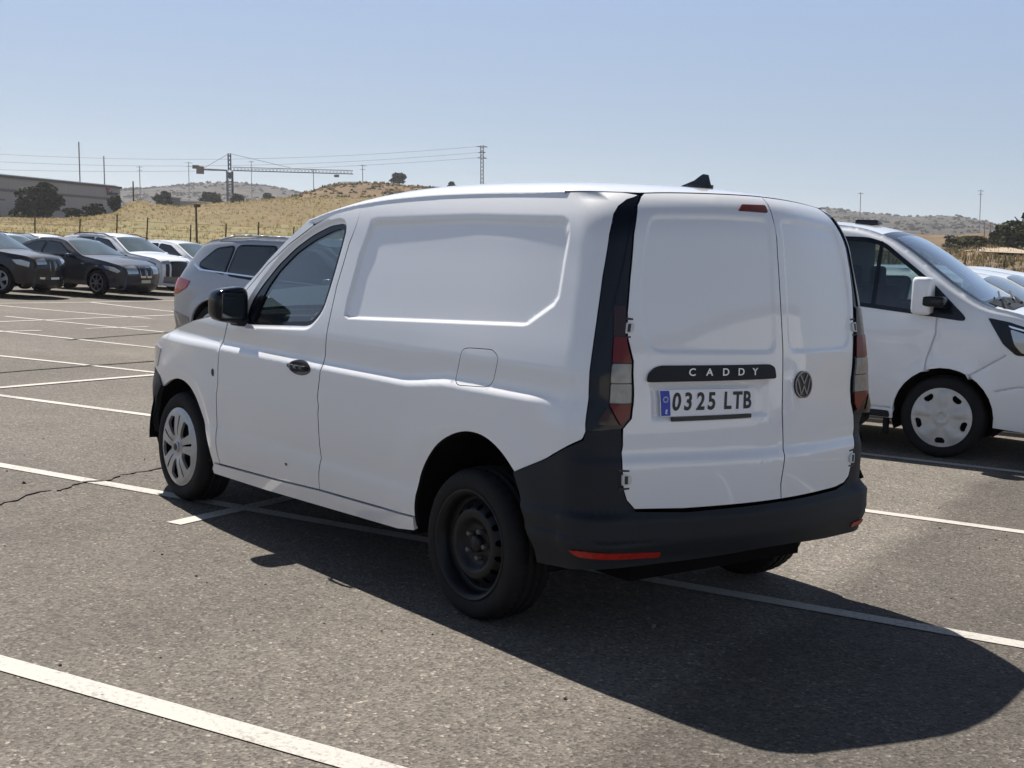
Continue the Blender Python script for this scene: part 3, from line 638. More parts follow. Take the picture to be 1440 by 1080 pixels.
for sg in (1, -1):
    mir = sg < 0
    TR_ = TRIMR_R if mir else TRIMR
    def E(z): return float(np.interp(z, [q[1] for q in TR_[::-1]], [q[0] for q in TR_[::-1]]))   # inner edge against the door
    tp = [(u, z) for u, z in TRIML]+[(TR_[-1][0], .8797)]+TR_[::-1][1:]
    t_ = panel('pillar_trim', tp, wrap, MAT['gloss'], VAN, h=.03, rim=.02, gap=.0012, off=-.001, mirror=mir)
    fold = [(.678, 1.735), (.700, 1.60), (.720, 1.45), (.735, 1.36), (.726, 1.342), (.694, 1.345), (.697, 1.5), (.694, 1.609), (.672, 1.715)]
    panel('trim_fin', fillet(fold, .008), wrap, MAT['gloss'], t_, h=.03, rim=.010, off=.004, mirror=mir)
    tl = panel('tail_light', fillet([(.742, 1.345), (E(1.345)+.006, 1.345), (E(1.226)+.004, 1.226), (E(1.13)+.006, 1.13), (E(1.03)+.004, 1.03), (E(.92)+.004, .92), (E(.89)+.012, .886), (.776, .886), (.776, 1.12)], .01), wrap, MAT['gloss'], VAN, h=.03, rim=.012, off=.004, mirror=mir)
    panel('smoked_lens', fillet([(.736, 1.338), (E(1.338)+.010, 1.338), (E(1.226)+.009, 1.226), (.722, 1.226)], .006), wrap, MAT['reddark'], tl, h=.02, rim=.004, off=.008, mirror=mir)
    panel('brake_lens', fillet([(.720, 1.2223), (E(1.222)+.008, 1.2223), (E(1.1265)+.010, 1.1265), (.712, 1.1265)], .006), wrap, MAT['redlens'], tl, h=.02, rim=.006, off=.012, mirror=mir)
    panel('clear_lens', fillet([(.711, 1.1225), (E(1.1225)+.010, 1.1225), (E(1.052)+.011, 1.052), (.7115, 1.052)], .006), wrap, MAT['clearlens'], tl, h=.02, rim=.008, off=.013, mirror=mir)
    panel('clear_lens', fillet([(.7115, 1.048), (E(1.048)+.011, 1.048), (E(.976)+.013, .976), (.711, .976)], .006), wrap, MAT['clearlens'], tl, h=.02, rim=.008, off=.013, mirror=mir)
    panel('low_lens', fillet([(.710, .9725), (E(.9725)+.012, .9725), (E(.925)+.008, .925), (E(.893)+.016, .893)], .006), wrap, MAT['redlens'], tl, h=.02, rim=.006, off=.011, mirror=mir)
    panel('corner_lens', fillet([(.714, .962), (.651, .893), (.745, .899)], .006), wrap, MAT['reddark'], tl, h=.02, rim=.004, off=.008, mirror=mir)
    for hz, hu in ((1.257, E(1.257)-.002), (.6915, .530 if mir else .637)):
        hg = thing('hinge', None, None); hg.parent = DL if sg > 0 else DR
        hp = [(hu+.010, hz+.022), (hu-.022, hz+.018), (hu-.028, hz), (hu-.022, hz-.018), (hu+.010, hz-.022)]
        h_ = panel('hinge_plate', fillet(hp, .008), wrap, MAT['hinge'], hg, h=.02, rim=.014, off=.009, mirror=mir)
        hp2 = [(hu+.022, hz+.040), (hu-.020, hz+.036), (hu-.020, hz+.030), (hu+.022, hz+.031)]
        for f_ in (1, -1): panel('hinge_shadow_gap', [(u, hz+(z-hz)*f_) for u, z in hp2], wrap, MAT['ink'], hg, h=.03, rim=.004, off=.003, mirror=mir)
        panel('hinge_pin', rpoly(hu-.010, hu+.002, hz-.015, hz+.015), wrap, MAT['ink'], hg, h=.03, rim=.004, off=.011, mirror=mir)
def S_bump(u, z):
    u = np.asarray(u, float); z = np.asarray(z, float)+0*u; P = wrap(u, z); a = np.abs(u)
    o = .046*sstep(.580, .540, z)*(1-.62*sstep(.70, .98, a))-.030*sstep(.47, .36, z)+.006*sstep(.9, .6, z)*sstep(.68, .8, a)
    o = o-.115*sstep(.55, .88, -u)*sstep(.95, .80, z)
    o = o-.006*np.exp(-((z-.455-.03*sstep(.7, .9, a))/.008)**2)*sstep(.45, .7, a)
    e = 2e-3; du = wrap(u+e, z)-wrap(u-e, z); dv = wrap(u, z+e)-wrap(u, z-e); n = -np.cross(du, dv); n[..., 2] = 0; n /= np.linalg.norm(n, axis=-1)[..., None]
    return P+n*o[..., None]
half = [(0, .566), (.407, .5595), (.594, .5685), (.6285, .6115), (.6415, .654), (.6465, .738), (.6325, .817), (.638, .8795), (.66, .8815), (.781, .8695), (.7925, .836), (1.1839, .668), (1.119, .522), (1.08, .412), (1.08, .33), (.882, .346), (.7132, .360), (.5753, .363), (.333, .374), (.0764, .390)]
hr = [(.407, .569), (.480, .579), (.518, .604), (.533, .65), (.540, .70), (.564, .76), (.576, .817), (.570, .878), (.66, .8815)]
bp_ = half+[(-u, z) for u, z in (hr+half[9:])[::-1]]
ext = [(u, z) for u in np.arange(-1.06, 1.07, .03) for z in (.542, .550, .557, .563, .575, .585, .44, .45, .46, .47, .48)]
BUMP = panel('rear_bumper', bp_, S_bump, MAT['plastic'], VAN, h=.03, rim=.10, extra=ext)
for mir in (False, True):
    panel('reflector', fillet([(.600, .4205), (.5079, .4145), (.5133, .3935), (.595, .399)] if mir else [(.861, .428), (.80, .431), (.5079, .4145), (.5133, .3935), (.7389, .4017), (.8259, .4076)], .008), S_bump, MAT['orange'], BUMP, h=.02, rim=.004, off=.006, mirror=mir)
BK = fillet([(.1535, 1.7218), (.1191, 1.7475), (-.035, 1.7515), (-.0285, 1.7219)], .008)
panel('brake_light', [(u+.012, z) for u, z in BK], wrap, MAT['brakel'], DL, h=.02, rim=.006, off=.004)

# roof, screen, bonnet, nose
vv = np.linspace(-1, 1, 41)
def uz(v):
    """where the roof's rear edge meets the top of the doors and the side panels"""
    ug = np.linspace(0, .95, 300); zg = np.where(ug < .62, ztop(ug), np.interp(ug, [.62, .95], [float(ztop(.62)), 1.764])); Yg = wrap(ug, zg)[:, 1]
    u = np.interp(np.abs(v)*.734, Yg, ug); return u*np.sign(v), np.interp(u, ug, zg)
dt = wrap(*uz(vv))
ss = np.concatenate([[0, .006, .014, .025, .04, .06, .085, .12, .16, .2], np.linspace(.25, 1, 26)])
RX = np.zeros((len(ss), len(vv), 3))
xs0 = dt[:, 0]+.006
r0 = roof(xs0, vv); dz = (dt[:, 2]+.002)-r0[:, 2]
for i, s in enumerate(ss):
    x = xs0+s*(2.452-xs0); q = roof(x, vv); q[:, 2] += dz*np.exp(-((x-xs0)/.16)**1.5); RX[i] = q
fl = RX[:, [0, -1]].copy(); fl[:, :, 2] -= .03; fl[:, 0, 1] += .004; fl[:, 1, 1] -= .004
grid('roof', np.concatenate([fl[:, :1], RX, fl[:, 1:]], 1), W_, VAN)
MB().box((.60, 0, 1.700), (.28, .55, .02)).build('roof_lining', MAT['shell'], VAN)
n_ = len(vv); ex = np.array([[dt[j, 0]+.012, dt[j, 1], dt[j, 2]-.012] for j in range(n_)]); ex2 = ex.copy(); ex2[:, 2] -= .05
grid('roof_seal', np.stack([ex+np.array([-.006, 0, .004]), ex2], 0), MAT['ink'], VAN)
T = np.linspace(0, 1, 14); ao = np.array(APO[:-1]); L = np.concatenate([[0], np.cumsum(np.hypot(*np.diff(ao, axis=0).T))]); L /= L[-1]
WS = np.zeros((14, 21, 3)); v2 = np.linspace(-1, 1, 21)
for i, t in enumerate(T):
    x, z = np.interp(t, L, ao[:, 0]), np.interp(t, L, ao[:, 1]); y = float(side_y(x, z))-.008
    WS[i] = np.stack([x+(.14*(1-t)+.02*t)*(1-v2**2), y*v2, z-.006+(.0*(1-t)+.036*t)*(1-v2**4)], -1)
grid('windscreen', WS, MAT['glassws'], VAN)
HX = np.linspace(3.08, 4.22, 22); HZ = np.interp(HX, [q[0] for q in HOOD], [q[1] for q in HOOD])
HG = np.zeros((22, 25, 3)); v3 = np.linspace(-1, 1, 25)
for i, (x, z) in enumerate(zip(HX, HZ)):
    y = float(side_y(x, z))-.004; k = (1-np.abs(v3)**2.5)
    HG[i] = np.stack([x+(.14*(1-v3**2) if x > 3.5 else .05*(1-v3**2))+0*v3, y*v3, z+.035*k+.003], -1)
grid('bonnet', HG, W_, VAN)
yf = float(side_y(4.40, .6)); FZ = np.array([.22, .3, .45, .6, .68, .72, .76]); FG = np.zeros((7, 21, 3)); v4 = np.linspace(-1, 1, 21)
for i, z in enumerate(FZ):
    xb = 4.40-.18*max(0, (z-.69)/.11); ye = float(side_y(xb, z))-.012
    FG[i] = np.stack([xb+(.10+.0*z)*(1-v4**2), ye*v4, z+0*v4], -1)
grid('front_grille', FG, MAT['plastic'], VAN)
ub = MB(); ub.box((2.2, 0, .30), (1.9, .52, .06)); ub.box((2.22, 0, .30), (.93, .884, .03)); ub.box((2.3, 0, .36), (2.0, .535, .02)); ub.box((.55, 0, .46), (.12, .55, .04)); ub.box((4.15, 0, .33), (.2, .55, .1))
ub.build('underbody', MAT['shell'], VAN)
MB().tube((.86, -.7, .30), (.86, .7, .30), .05, .05, 10).build('rear_axle', MAT['shell'], VAN)
MB().box((1.98, 0, 1.0), (.012, .70, .66)).build('bulkhead', MAT['trimint'], VAN)
db_ = MB(); db_.box((3.14, 0, .98), (.20, .74, .10), Matrix.Rotation(-.12, 3, 'Y')); db_.box((3.12, .38, 1.075), (.10, .17, .035)); db_.box((2.95, 0, .75), (.06, .16, .16))
db_.build('dashboard', MAT['trimint'], VAN, bevel=.03)
sw = MB(); cw = Vector((2.78, .37, .985)); q = Matrix.Rotation(math.radians(-62), 3, 'Y')
pts = [cw+q @ Vector((.185*math.cos(a), .185*math.sin(a), 0)) for a in np.linspace(0, 2*math.pi, 25)]
for a, b in zip(pts[:-1], pts[1:]): sw.tube(a, b, .015, .015, 6)
for a in (0, 8, 16): sw.tube(cw, pts[a], .014, .012, 5)
sw.build('steering_wheel', MAT['trimint'], VAN, True)
for y in (.38, -.38):
    st = MB(); st.box((2.34, y, .58), (.25, .25, .09)); st.box((2.13, y, .92), (.06, .24, .32), Matrix.Rotation(.12, 3, 'Y')); st.box((2.08, y, 1.32), (.045, .13, .085))
    st.build('seat', MAT['seat'], VAN, bevel=.04)
# shark fin aerial
fx, fz = .575, 1.8265
fin = [(.02, 0), (.050, .009), (-.02, .033), (-.050, .054), (-.062, .060), (-.076, .057), (-.079, .03), (-.084, 0)]
v = []; k = len(fin)
for s in (-1, 1):
    for x, z in fin: v.append((fx+x, s*(.024*(1-z/.08)+.003), fz+z-.006))
f = [tuple(range(k))[::-1], tuple(range(k, 2*k))]+[(i, (i+1) % k, k+(i+1) % k, k+i) for i in range(k)]
ant = mesh('roof_aerial', v, f, MAT['gloss'], VAN); 
vb = [(fx-.035+.075*math.cos(t), .034*math.sin(t), fz+h) for h in (-.01, .008) for t in np.linspace(0, 2*math.pi, 24, endpoint=False)]
fb = [(i, (i+1) % 24, 24+(i+1) % 24, 24+i) for i in range(24)]+[tuple(range(24, 48))]
mesh('aerial_base', vb, fb, MAT['gloss'], ant)

# wheels
TYRE = [(.215, -.03), (.226, -.006), (.236, .002), (.250, .004), (.270, .006), (.287, .001), (.300, -.010), (.309, -.024), (.314, -.040), (.3155, -.058), (.307, -.060), (.307, -.070), (.3165, -.072), (.318, -.094), (.309, -.096), (.309, -.106), (.318, -.108), (.318, -.130), (.309, -.132), (.309, -.142), (.3165, -.144), (.315, -.166), (.308, -.186), (.28, -.20), (.22, -.19)]
def tnotch(i, j, r): return r-.006 if (i % 3 == 0 and j in (7, 8, 9, 20, 21)) else r
def front_wheel(x, y, s):
    e = thing('wheel', None, None, (x, y, .315), 0 if s > 0 else math.pi); e.parent = VAN
    lathe('tyre', TYRE, MAT['rubber'], e, 144, tnotch)
    def S(a, b): r = np.hypot(a, b); return np.stack([a, .010+.016*(1-(r/.222)**2)-.012*np.exp(-((r-.05)/.03)**2)-.008*sstep(.200, .224, r), b+0*a], -1)
    holes = []
    for k in range(5):
        c = math.radians(97+72*k+36)
        holes.append(fillet([(r*math.cos(c+a), r*math.sin(c+a)) for r, a in ((.07, -.10), (.07, .10), (.120, .25), (.176, .285), (.192, .0), (.176, -.285), (.120, -.25))], .012))
        c = math.radians(97+72*k)
        holes.append(fillet([(r*math.cos(c)-o*math.sin(c), r*math.sin(c)+o*math.cos(c)) for r, o in ((.065, -.003), (.065, .003), (.165, .008), (.185, .006), (.185, -.006), (.165, -.008))], .003))
    panel('hubcap', circle(0, 0, .224, 72), S, MAT['hubcap'], e, holes=holes, h=.016, rim=.016)
    panel('hub_badge', circle(0, 0, .030, 24), S, MAT['hubcap'], e, h=.01, rim=.006, off=.006)
    panel('hub_emblem', circle(0, 0, .019, 18), S, MAT['ink'], e, h=.01, rim=.002, off=.0075)
    v = circle(0, 0, .222, 40); mesh('brake_shield', [(a, -.035, b) for a, b in v], [tuple(range(40))], MAT['shell'], e)
def rear_wheel(x, y, s):
    e = thing('wheel', None, None, (x, y, .315), 0 if s > 0 else math.pi); e.parent = VAN
    lathe('tyre', TYRE, MAT['rubber'], e, 144, tnotch)
    lathe('rim', [(.232, -.004), (.228, .004), (.222, .003), (.214, -.006), (.205, -.012), (.203, -.045), (.196, -.062), (.186, -.066), (.18, -.066)], MAT['steel'], e, 72)
    def S(a, b):
        r = np.hypot(a, b); return np.stack([a, -.066+.044*sstep(.192, .135, r)-.030*sstep(.118, .075, r)+0*b, b+0*a], -1)
    holes = [circle(.158*math.cos(t), .158*math.sin(t), .0135, 12) for t in np.linspace(0, 2*math.pi, 15, endpoint=False)]
    panel('wheel_disc', circle(0, 0, .187, 72), S, MAT['steel'], e, holes=holes, h=.012, rim=.006)
    lathe('hub_cap', [(.036, -.060), (.036, -.036), (.030, -.030), (.0, -.029)], MAT['steel'], e, 24)
    for k in range(5):
        a = math.radians(90+72*k+20); lathe('wheel_bolt', [(.012, -.055), (.012, -.030), (.009, -.026), (0, -.026)], MAT['bolt'], e, 6).location = (.058*math.cos(a), 0, .058*math.sin(a))
    v = circle(0, 0, .205, 40); mesh('brake_drum', [(a, -.10, b) for a, b in v], [tuple(range(40))], MAT['shell'], e)
front_wheel(3.625, .893, 1); front_wheel(3.625, -.893, -1); rear_wheel(.855, .905, 1); rear_wheel(.855, -.905, -1)

# ================================================================== OTHER CARS
def offset_profile(prof, r=.10):
    """round the corners of an open profile polyline and resample it"""
    P = [np.array(q, float) for q in prof]; out = [P[0]]
    for i in range(1, len(P)-1):
        a, b = P[i-1]-P[i], P[i+1]-P[i]; la, lb = np.hypot(*a), np.hypot(*b); ra, rb = min(r, la*.45), min(r, lb*.45)
        A, B = P[i]+a/la*ra, P[i]+b/lb*rb
        for t in np.linspace(0, 1, 5): out.append((1-t)**2*A+2*t*(1-t)*P[i]+t*t*B)
    out.append(P[-1]); return np.array(out)
def car_wheel(parent, x, y, r, s, cap, spokes=5, style='spoke'):
    e = thing('wheel', None, None, (x, y, r-.005), 0 if s > 0 else math.pi); e.parent = parent; k = r/.318
    lathe('tyre', [(.20*k, -.03), (.226*k, -.004), (.25*k, .004), (.285*k, .0), (.31*k, -.022), (.316*k, -.05), (.318*k, -.11), (.316*k, -.16), (.30*k, -.19), (.22*k, -.19)], MAT['rubber'], e, 48)
    R_ = .226*k
    def S(a, b):
        q = np.hypot(a, b); y = .004+.014*(1-(q/R_)**2)
        if style == 'slot': th = np.arctan2(b, a)-math.pi/2; y = y+.012*np.clip(np.cos(5*th), -.2, 1)*sstep(.25*R_, .55*R_, q)*sstep(R_, .80*R_, q)+.010*np.exp(-((q-.2*R_)/(.05*R_))**2)
        return np.stack([a, y+0*b, b+0*a], -1)
    holes = []
    for j in range(spokes):
        c = math.radians(90+360/spokes*(j+.5))
        if style == 'spoke': pts = ((.30, -.16), (.30, .16), (.62, .34), (.86, .38), (.90, 0), (.86, -.38), (.62, -.34))
        else: pts = ((.68, -.14), (.68, .14), (.79, .23), (.88, .17), (.88, -.17), (.79, -.23))
        holes.append(fillet([(R_*q*math.cos(c+a), R_*q*math.sin(c+a)) for q, a in pts], .01))
    panel('rim', circle(0, 0, R_, 40), S, cap, e, holes=holes, h=.035 if style == 'spoke' else .018, rim=.02)
    v = circle(0, 0, R_*.99, 24); mesh('brake_shield', [(a, -.05, b) for a, b in v], [tuple(range(24))], MAT['shell'], e)
    return e
def make_car(name, label, cat, sp, group=None):
    """sp: profile (front bottom -> over the roof -> rear bottom), widths, window outlines, lamps ..."""
    root = thing(name, label, cat, group=group)
    mat = sp['mat']; prof = offset_profile(sp['prof'], sp.get('round', .10)); W = sp['W']; zr = max(q[1] for q in sp['prof']); zb = sp['belt']; tum = sp['tumble']
    xf, xr = sp['prof'][0][0], sp['prof'][-1][0]; xF, xR = max(q[0] for q in sp['prof']), min(q[0] for q in sp['prof'])
    sec = hermite([.12, .30, .45, .62, .62*.35+zb*.65, zb, zb+.08, (zb+zr)/2+.03, zr], [W*.90, W*.965, W*.985, W, W*.992, W*.968, W*.95, W*.955-tum*.48, W*.95-tum])
    ft, rt, fl, rl = sp.get('ft', .24), sp.get('rt', .14), sp.get('fl', .95), sp.get('rl', .7)
    pr = sp.get('pillow', .07)
    def ys(x, z):
        x = np.asarray(x, float); z = np.asarray(z, float)+0*x; x = x+0*z
        y = sec(z)-ft*np.clip((x-(xF-fl))/fl, 0, 1.2)**2.4-rt*np.clip(((xR+rl)-x)/rl, 0, 1.2)**2.4
        for wx in sp['wheels']: y = y+.012*np.exp(-((np.hypot(x-wx, z-sp['r'])-sp['arch'])/.07)**2)*(z < zb-.05)
        return y
    def S_side(x, z):
        x = np.asarray(x, float); z = np.asarray(z, float)+0*x; x = x+0*z
        d = edge_dist(np.stack([x.ravel(), z.ravel()], 1), prof, False).reshape(x.shape); q = np.clip(pr-d, 0, pr)
        return np.stack([x, ys(x, z)-(pr-np.sqrt(np.maximum(pr*pr-q*q, 0))), z], -1)
    # centre strip that runs over nose, bonnet, screen, roof and tail
    L = np.concatenate([[0], np.cumsum(np.hypot(*np.diff(prof, axis=0).T))]); tot = L[-1]
    def S_top(s, v):
        s = np.asarray(s, float); v = np.asarray(v, float)+0*s; s = s+0*v
        x, z = np.interp(s, L, prof[:, 0]), np.interp(s, L, prof[:, 1])
        e = .06; tx, tz = np.interp(s+e, L, prof[:, 0])-np.interp(s-e, L, prof[:, 0]), np.interp(s+e, L, prof[:, 1])-np.interp(s-e, L, prof[:, 1])
        n = np.hypot(tx, tz)+1e-9; nx, nz = tz/n, -tx/n
        cam_ = (.03+sp.get('bow', .10)*np.clip(nx, 0, 1)**2+.05*np.clip(-nx, 0, 1)**2)*(1-np.abs(v)**2.2)
        ye = ys(x, z)-pr
        return np.stack([x+nx*cam_, ye*v, z+nz*cam_], -1)
    ra = sp['arch']
    # outline: drop to the sill at the profile ends, with round cut-outs for the wheels
    low = []; zs = sp['sill']; ws = sorted(sp['wheels'])
    for wx in ws:
        c = sp['r']; a = math.asin(max(-1, min(1, (zs-c)/ra)))
        low += [(wx-ra*math.cos(t), c+ra*math.sin(t)) for t in np.linspace(a, math.pi-a, 18)]
    out = [tuple(q) for q in prof]+low
    sides = sp.get('cuts')
    hh = sp.get('h', .10)
    see = sp.get('see', False); wins = [fillet(w_, .05) for w_ in sp['windows']]
    gro = sp.get('grooves', [])
    def S_body(x, z):
        P = S_side(x, z)
        if not gro: return P
        q = np.stack([P[..., 0].ravel(), P[..., 2].ravel()], 1); d = np.full(len(q), 9.)
        for g_ in gro: d = np.minimum(d, edge_dist(q, g_, False))
        P[..., 1] -= (.03*np.exp(-(d/.0045)**2)).reshape(P.shape[:-1]); return P
    ex_ = near_edge(out, (.012, .03, .055, .085), hh*.7) if hh < .10 else near_edge(out, (.02, .05), hh*.8)
    for g_ in gro:
        for a, b_ in zip(g_[:-1], g_[1:]):
            a, b_ = np.array(a), np.array(b_); e = b_-a; Lg = np.hypot(*e); nn = np.array([-e[1], e[0]])/Lg
            for t in np.arange(0, 1, .018/Lg):
                for o_ in (-.011, -.005, 0, .005, .011): ex_.append(tuple(a+e*t+nn*o_))
    for mir in (False, True):
        holes = wins if see else []
        b = panel('body_side', out, S_body, mat, root, holes=holes, h=hh, rim=.03, mirror=mir, extra=ex_)
        for w_ in wins:
            fr = panel('window', fillet(shrink(w_, -.022 if not see else -.012), .03), S_side, MAT['gloss'], root, holes=[shrink(w_, .022)] if see else [], h=hh, rim=.004, off=.004, mirror=mir)
            panel('pane', shrink(w_, .006), S_side, MAT['glass'] if see else MAT['glassd'], fr, h=hh, rim=.002 if not see else 0, off=.009 if not see else -.004, mirror=mir)
        for nm, poly, m_, o_ in sp.get('side_bits', []):
            panel(nm, fillet(poly, .02), S_side, m_, root, h=.05, rim=.006, off=o_, mirror=mir)
        s = -1 if mir else 1
        mx, mz = sp['mirror']; y0 = float(ys(mx, mz))
        mm = MB(); mh = sp.get('mirror_h', (.075, .10, .075)); mm.box((mx, s*(y0+.055+mh[1]*.6), mz), mh)
        mo = mm.build('wing_mirror', sp.get('mirror_mat', mat), root, bevel=.045)
        MB().box((mx+.02, s*(y0+.02), mz-.03), (.035, .06, .025)).build('mirror_arm', MAT['gloss'], mo, bevel=.01)
        for wx in ws:
            A = np.linspace(math.radians(-20), math.radians(200), 20); X = np.array([[(wx+(ra+.01)*math.cos(a), s*yy, sp['r']+(ra+.01)*math.sin(a)) for yy in (W-.36, W-.05)] for a in A])
            o = grid('wheel_housing', X, MAT['shell'], root); bb = MB(); bb.add([tuple(q[0]) for q in X], [tuple(range(len(A)))]); bb.build('housing_wall', MAT['shell'], o)
            car_wheel(root, wx, s*(W-.02), sp['r'], s, sp['cap'], sp.get('spokes', 5), sp.get('cap_style', 'spoke'))
    ns = max(40, int(tot/.07)); sg = np.linspace(0, tot, ns); vg = np.linspace(-1, 1, 13)
    scr = [L[np.argmin(np.hypot(*(prof-np.array(q)).T))] for q in sp['screen']]; rw = [L[np.argmin(np.hypot(*(prof-np.array(q)).T))] for q in sp['rear_screen']] if 'rear_screen' in sp else None
    X = np.array([S_top(np.full(13, s), vg) for s in sg])
    if see:
        i0, i1 = np.searchsorted(sg, scr[0]), np.searchsorted(sg, scr[1])
        grid('body_front', X[:i0+1], mat, root); grid('body_top', X[i1-1:], mat, root)
        fr = panel('screen_frame', [(scr[0]-.08, -1), (scr[1]+.08, -1), (scr[1]+.08, 1), (scr[0]-.08, 1)], S_top, MAT['gloss'], root, holes=[fillet([(scr[0]+.05, -.92), (scr[1]-.03, -.90), (scr[1]-.03, .90), (scr[0]+.05, .92)], .05)], h=.06, rim=.01, off=.002, sign=-1)
    else: grid('body_top', X, mat, root)
    sc_ = fillet([(scr[0]+.02, -.94), (scr[1]-.02, -.92), (scr[1]-.02, .92), (scr[0]+.02, .94)], .05)
    panel('windscreen', sc_, S_top, MAT['glass'] if see else MAT['screen'], root, h=.10, rim=0 if see else .004, off=.004 if see else .006, sign=-1)
    if rw: panel('rear_window', fillet([(rw[0]+.03, -.86), (rw[1]-.03, -.92), (rw[1]-.03, .92), (rw[0]+.03, .86)], .05), S_top, MAT['glassd'], root, h=.1, rim=.004, off=.006, sign=-1)
    def at(x, z): return float(L[np.argmin(np.hypot(*(prof-np.array((x, z))).T))])
    for nm, q0, q1, va, vb, m_, o_, both in sp.get('front_bits', []):
        a, b_ = at(*q0), at(*q1)
        for sgn in ((1, -1) if both else (1,)):
            panel(nm, fillet([(a, va*sgn), (b_, va*sgn), (b_, vb*sgn), (a, vb*sgn)], .03), S_top, m_, root, h=.05, rim=.01, off=o_, sign=-1)
    if 'rails' in sp:
        x0, x1 = sp['rails']
        for s in (-1, 1):
            rb = MB(); n_ = 8; xs = np.linspace(x0, x1, n_); zt = [float(np.interp(-x, -prof[:, 0][np.argsort(-prof[:, 0])], prof[:, 1][np.argsort(-prof[:, 0])])) for x in xs]
            zt = [max(q[1] for q in prof if abs(q[0]-x) < .25) for x in xs]
            P = [(x, s*(W-tum-.06), z+(.012 if 0 < i < n_-1 else -.01)) for i, (x, z) in enumerate(zip(xs, zt))]
            for a, b_ in zip(P[:-1], P[1:]): rb.tube(a, b_, .014, .014, 6)
            rb.build('roof_rail', sp.get('rail_mat', MAT['chrome']), root, True)
    ub = MB(); ub.box(((xF+xR)/2, 0, zs+.06), ((xF-xR)/2-.25, W-.36, .08)); ub.box(((ws[0]+ws[1])/2, 0, zs+.05), ((ws[1]-ws[0])/2-ra-.02, W-.12, .05)); ub.build('underbody', MAT['shell'], root)
    if see:
        xb = sp['bulkhead']; zc = max(q[1] for q in prof)-.10
        MB().box((xb, 0, zc/2+.2), (.02, W-.24, zc/2-.2)).build('bulkhead', MAT['trimint'], root)
        for y in (.42, -.42):
            st = MB(); st.box((xb+.42, y, .75), (.25, .25, .08)); st.box((xb+.20, y, 1.05), (.06, .23, .30), Matrix.Rotation(.12, 3, 'Y')); st.box((xb+.13, y, 1.42), (.05, .12, .09)); st.build('seat', MAT['seat'], root, bevel=.04)
        MB().box((scr_x(sp)-.02, 0, sp['belt']-.10), (.24, W-.18, .12)).build('dashboard', MAT['trimint'], root, bevel=.04)
        for mir in (False, True):
            panel('inner_lining', [(q[0], q[1]) for q in shrink([tuple(q) for q in prof], .05)], S_side, MAT['shell'], root, holes=[shrink(w_, -.015) for w_ in wins]+[circle(wx, sp['r'], ra+.03, 24) for wx in ws], h=.2, rim=0, off=-.05, mirror=mir)
    return root
def scr_x(sp): return sp['screen'][0][0]
MAT['screen'] = pbr('windscreen_sheen', (.085, .115, .125), .03, spec=.9, coat=.6, var=.3, vscale=1.5)  # base colour lightened to stand in for sky reflection and a sunlit dashboard
def place(o, d, n, z, hdg=math.pi+DA):
    c = dn(d, n); o.location = (c[0], c[1], z); o.rotation_euler = (0, 0, hdg); return o

# ---- white van beyond the right-hand bay, seen from its right side
TR = dict(mat=MAT['white2'], W=.925, belt=1.16, tumble=.20, sill=.285, r=.335, arch=.395, wheels=[0, -2.75], cap=MAT['hubcap2'], cap_style='slot', see=True, bulkhead=-1.05, h=.055, grooves=[[(-.10, 1.14), (-.096, .993), (-.15, .789), (-.16, .69)], [(-1.25, 1.22), (-1.27, .9), (-1.26, .40)], [(-1.26, .37), (-.40, .37)], [(.44, .86), (.19, .685)], [(.40, .58), (.55, .62), (.80, .62)]], ft=.22, fl=.8, pillow=.065,
    prof=[(.84, .24), (.90, .36), (.91, .70), (.88, .90), (.77, 1.09), (.56, 1.185), (.24, 1.24), (-.02, 1.393), (-.35, 1.625), (-.56, 1.752), (-.80, 1.826), (-1.15, 1.856), (-2.6, 1.862), (-3.6, 1.84), (-3.74, 1.75), (-3.80, 1.0), (-3.80, .45), (-3.77, .28)],
    screen=[(.24, 1.24), (-.56, 1.752)], round=.12, bow=.10,
    windows=[[(-1.30, 1.735), (-.735, 1.735), (-.591, 1.694), (-.49, 1.622), (-.30, 1.488), (-.16, 1.385), (.135, 1.118), (-.126, 1.142), (-.736, 1.19), (-1.30, 1.225)]],
    side_bits=[('mirror_triangle', [(-.21, 1.36), (-.145, 1.370), (.130, 1.122), (-.12, 1.146), (-.21, 1.153)], MAT['gloss'], .006),
               ('window_pillar', [(-.632, 1.72), (-.600, 1.71), (-.600, 1.17), (-.632, 1.172)], MAT['gloss'], .006),
               ('headlight', [(.29, 1.15), (.45, 1.125), (.72, 1.045), (.80, .86), (.52, .868), (.42, .95)], MAT['gloss'], .006),
               ('headlight_lens', [(.46, 1.07), (.70, 1.0), (.76, .885), (.56, .885), (.50, .95)], MAT['lamp'], .012),
               ('front_intake', [(.70, .62), (.84, .60), (.84, .45), (.72, .47)], MAT['gloss'], .006),
               ('indicator_lens', [(.44, 1.10), (.62, 1.055), (.66, 1.035), (.46, 1.08)], MAT['chrome'], .014), ('door_handle', [(-1.02, .93), (-1.20, .935), (-1.20, .905), (-1.02, .90)], MAT['white2'], .022),
               ('sill_cladding', [(-.42, .345), (-2.3, .345), (-2.3, .29), (-.41, .29)], MAT['plastic'], .008)],
    front_bits=[('cowl', (.46, 1.203), (.255, 1.238), -.86, .86, MAT['plastic'], .006, False), ('grille', (.90, .55), (.86, .93), -.62, .62, MAT['plastic'], .008, False), ('number_plate', (.905, .44), (.905, .52), -.26, .26, MAT['plate'], .012, False)],
    mirror=(-.20, 1.295), mirror_h=(.075, .105, .150))
trans = place(make_car('panel_van', 'white van at the right edge, front half in view, with pale five-slot wheel covers', 'van', TR), .54, -5.78-.925, 0)
MB().box((-.93, 0, 1.888), (.10, .09, .022)).build('roof_vent', MAT['gloss'], trans, bevel=.015)
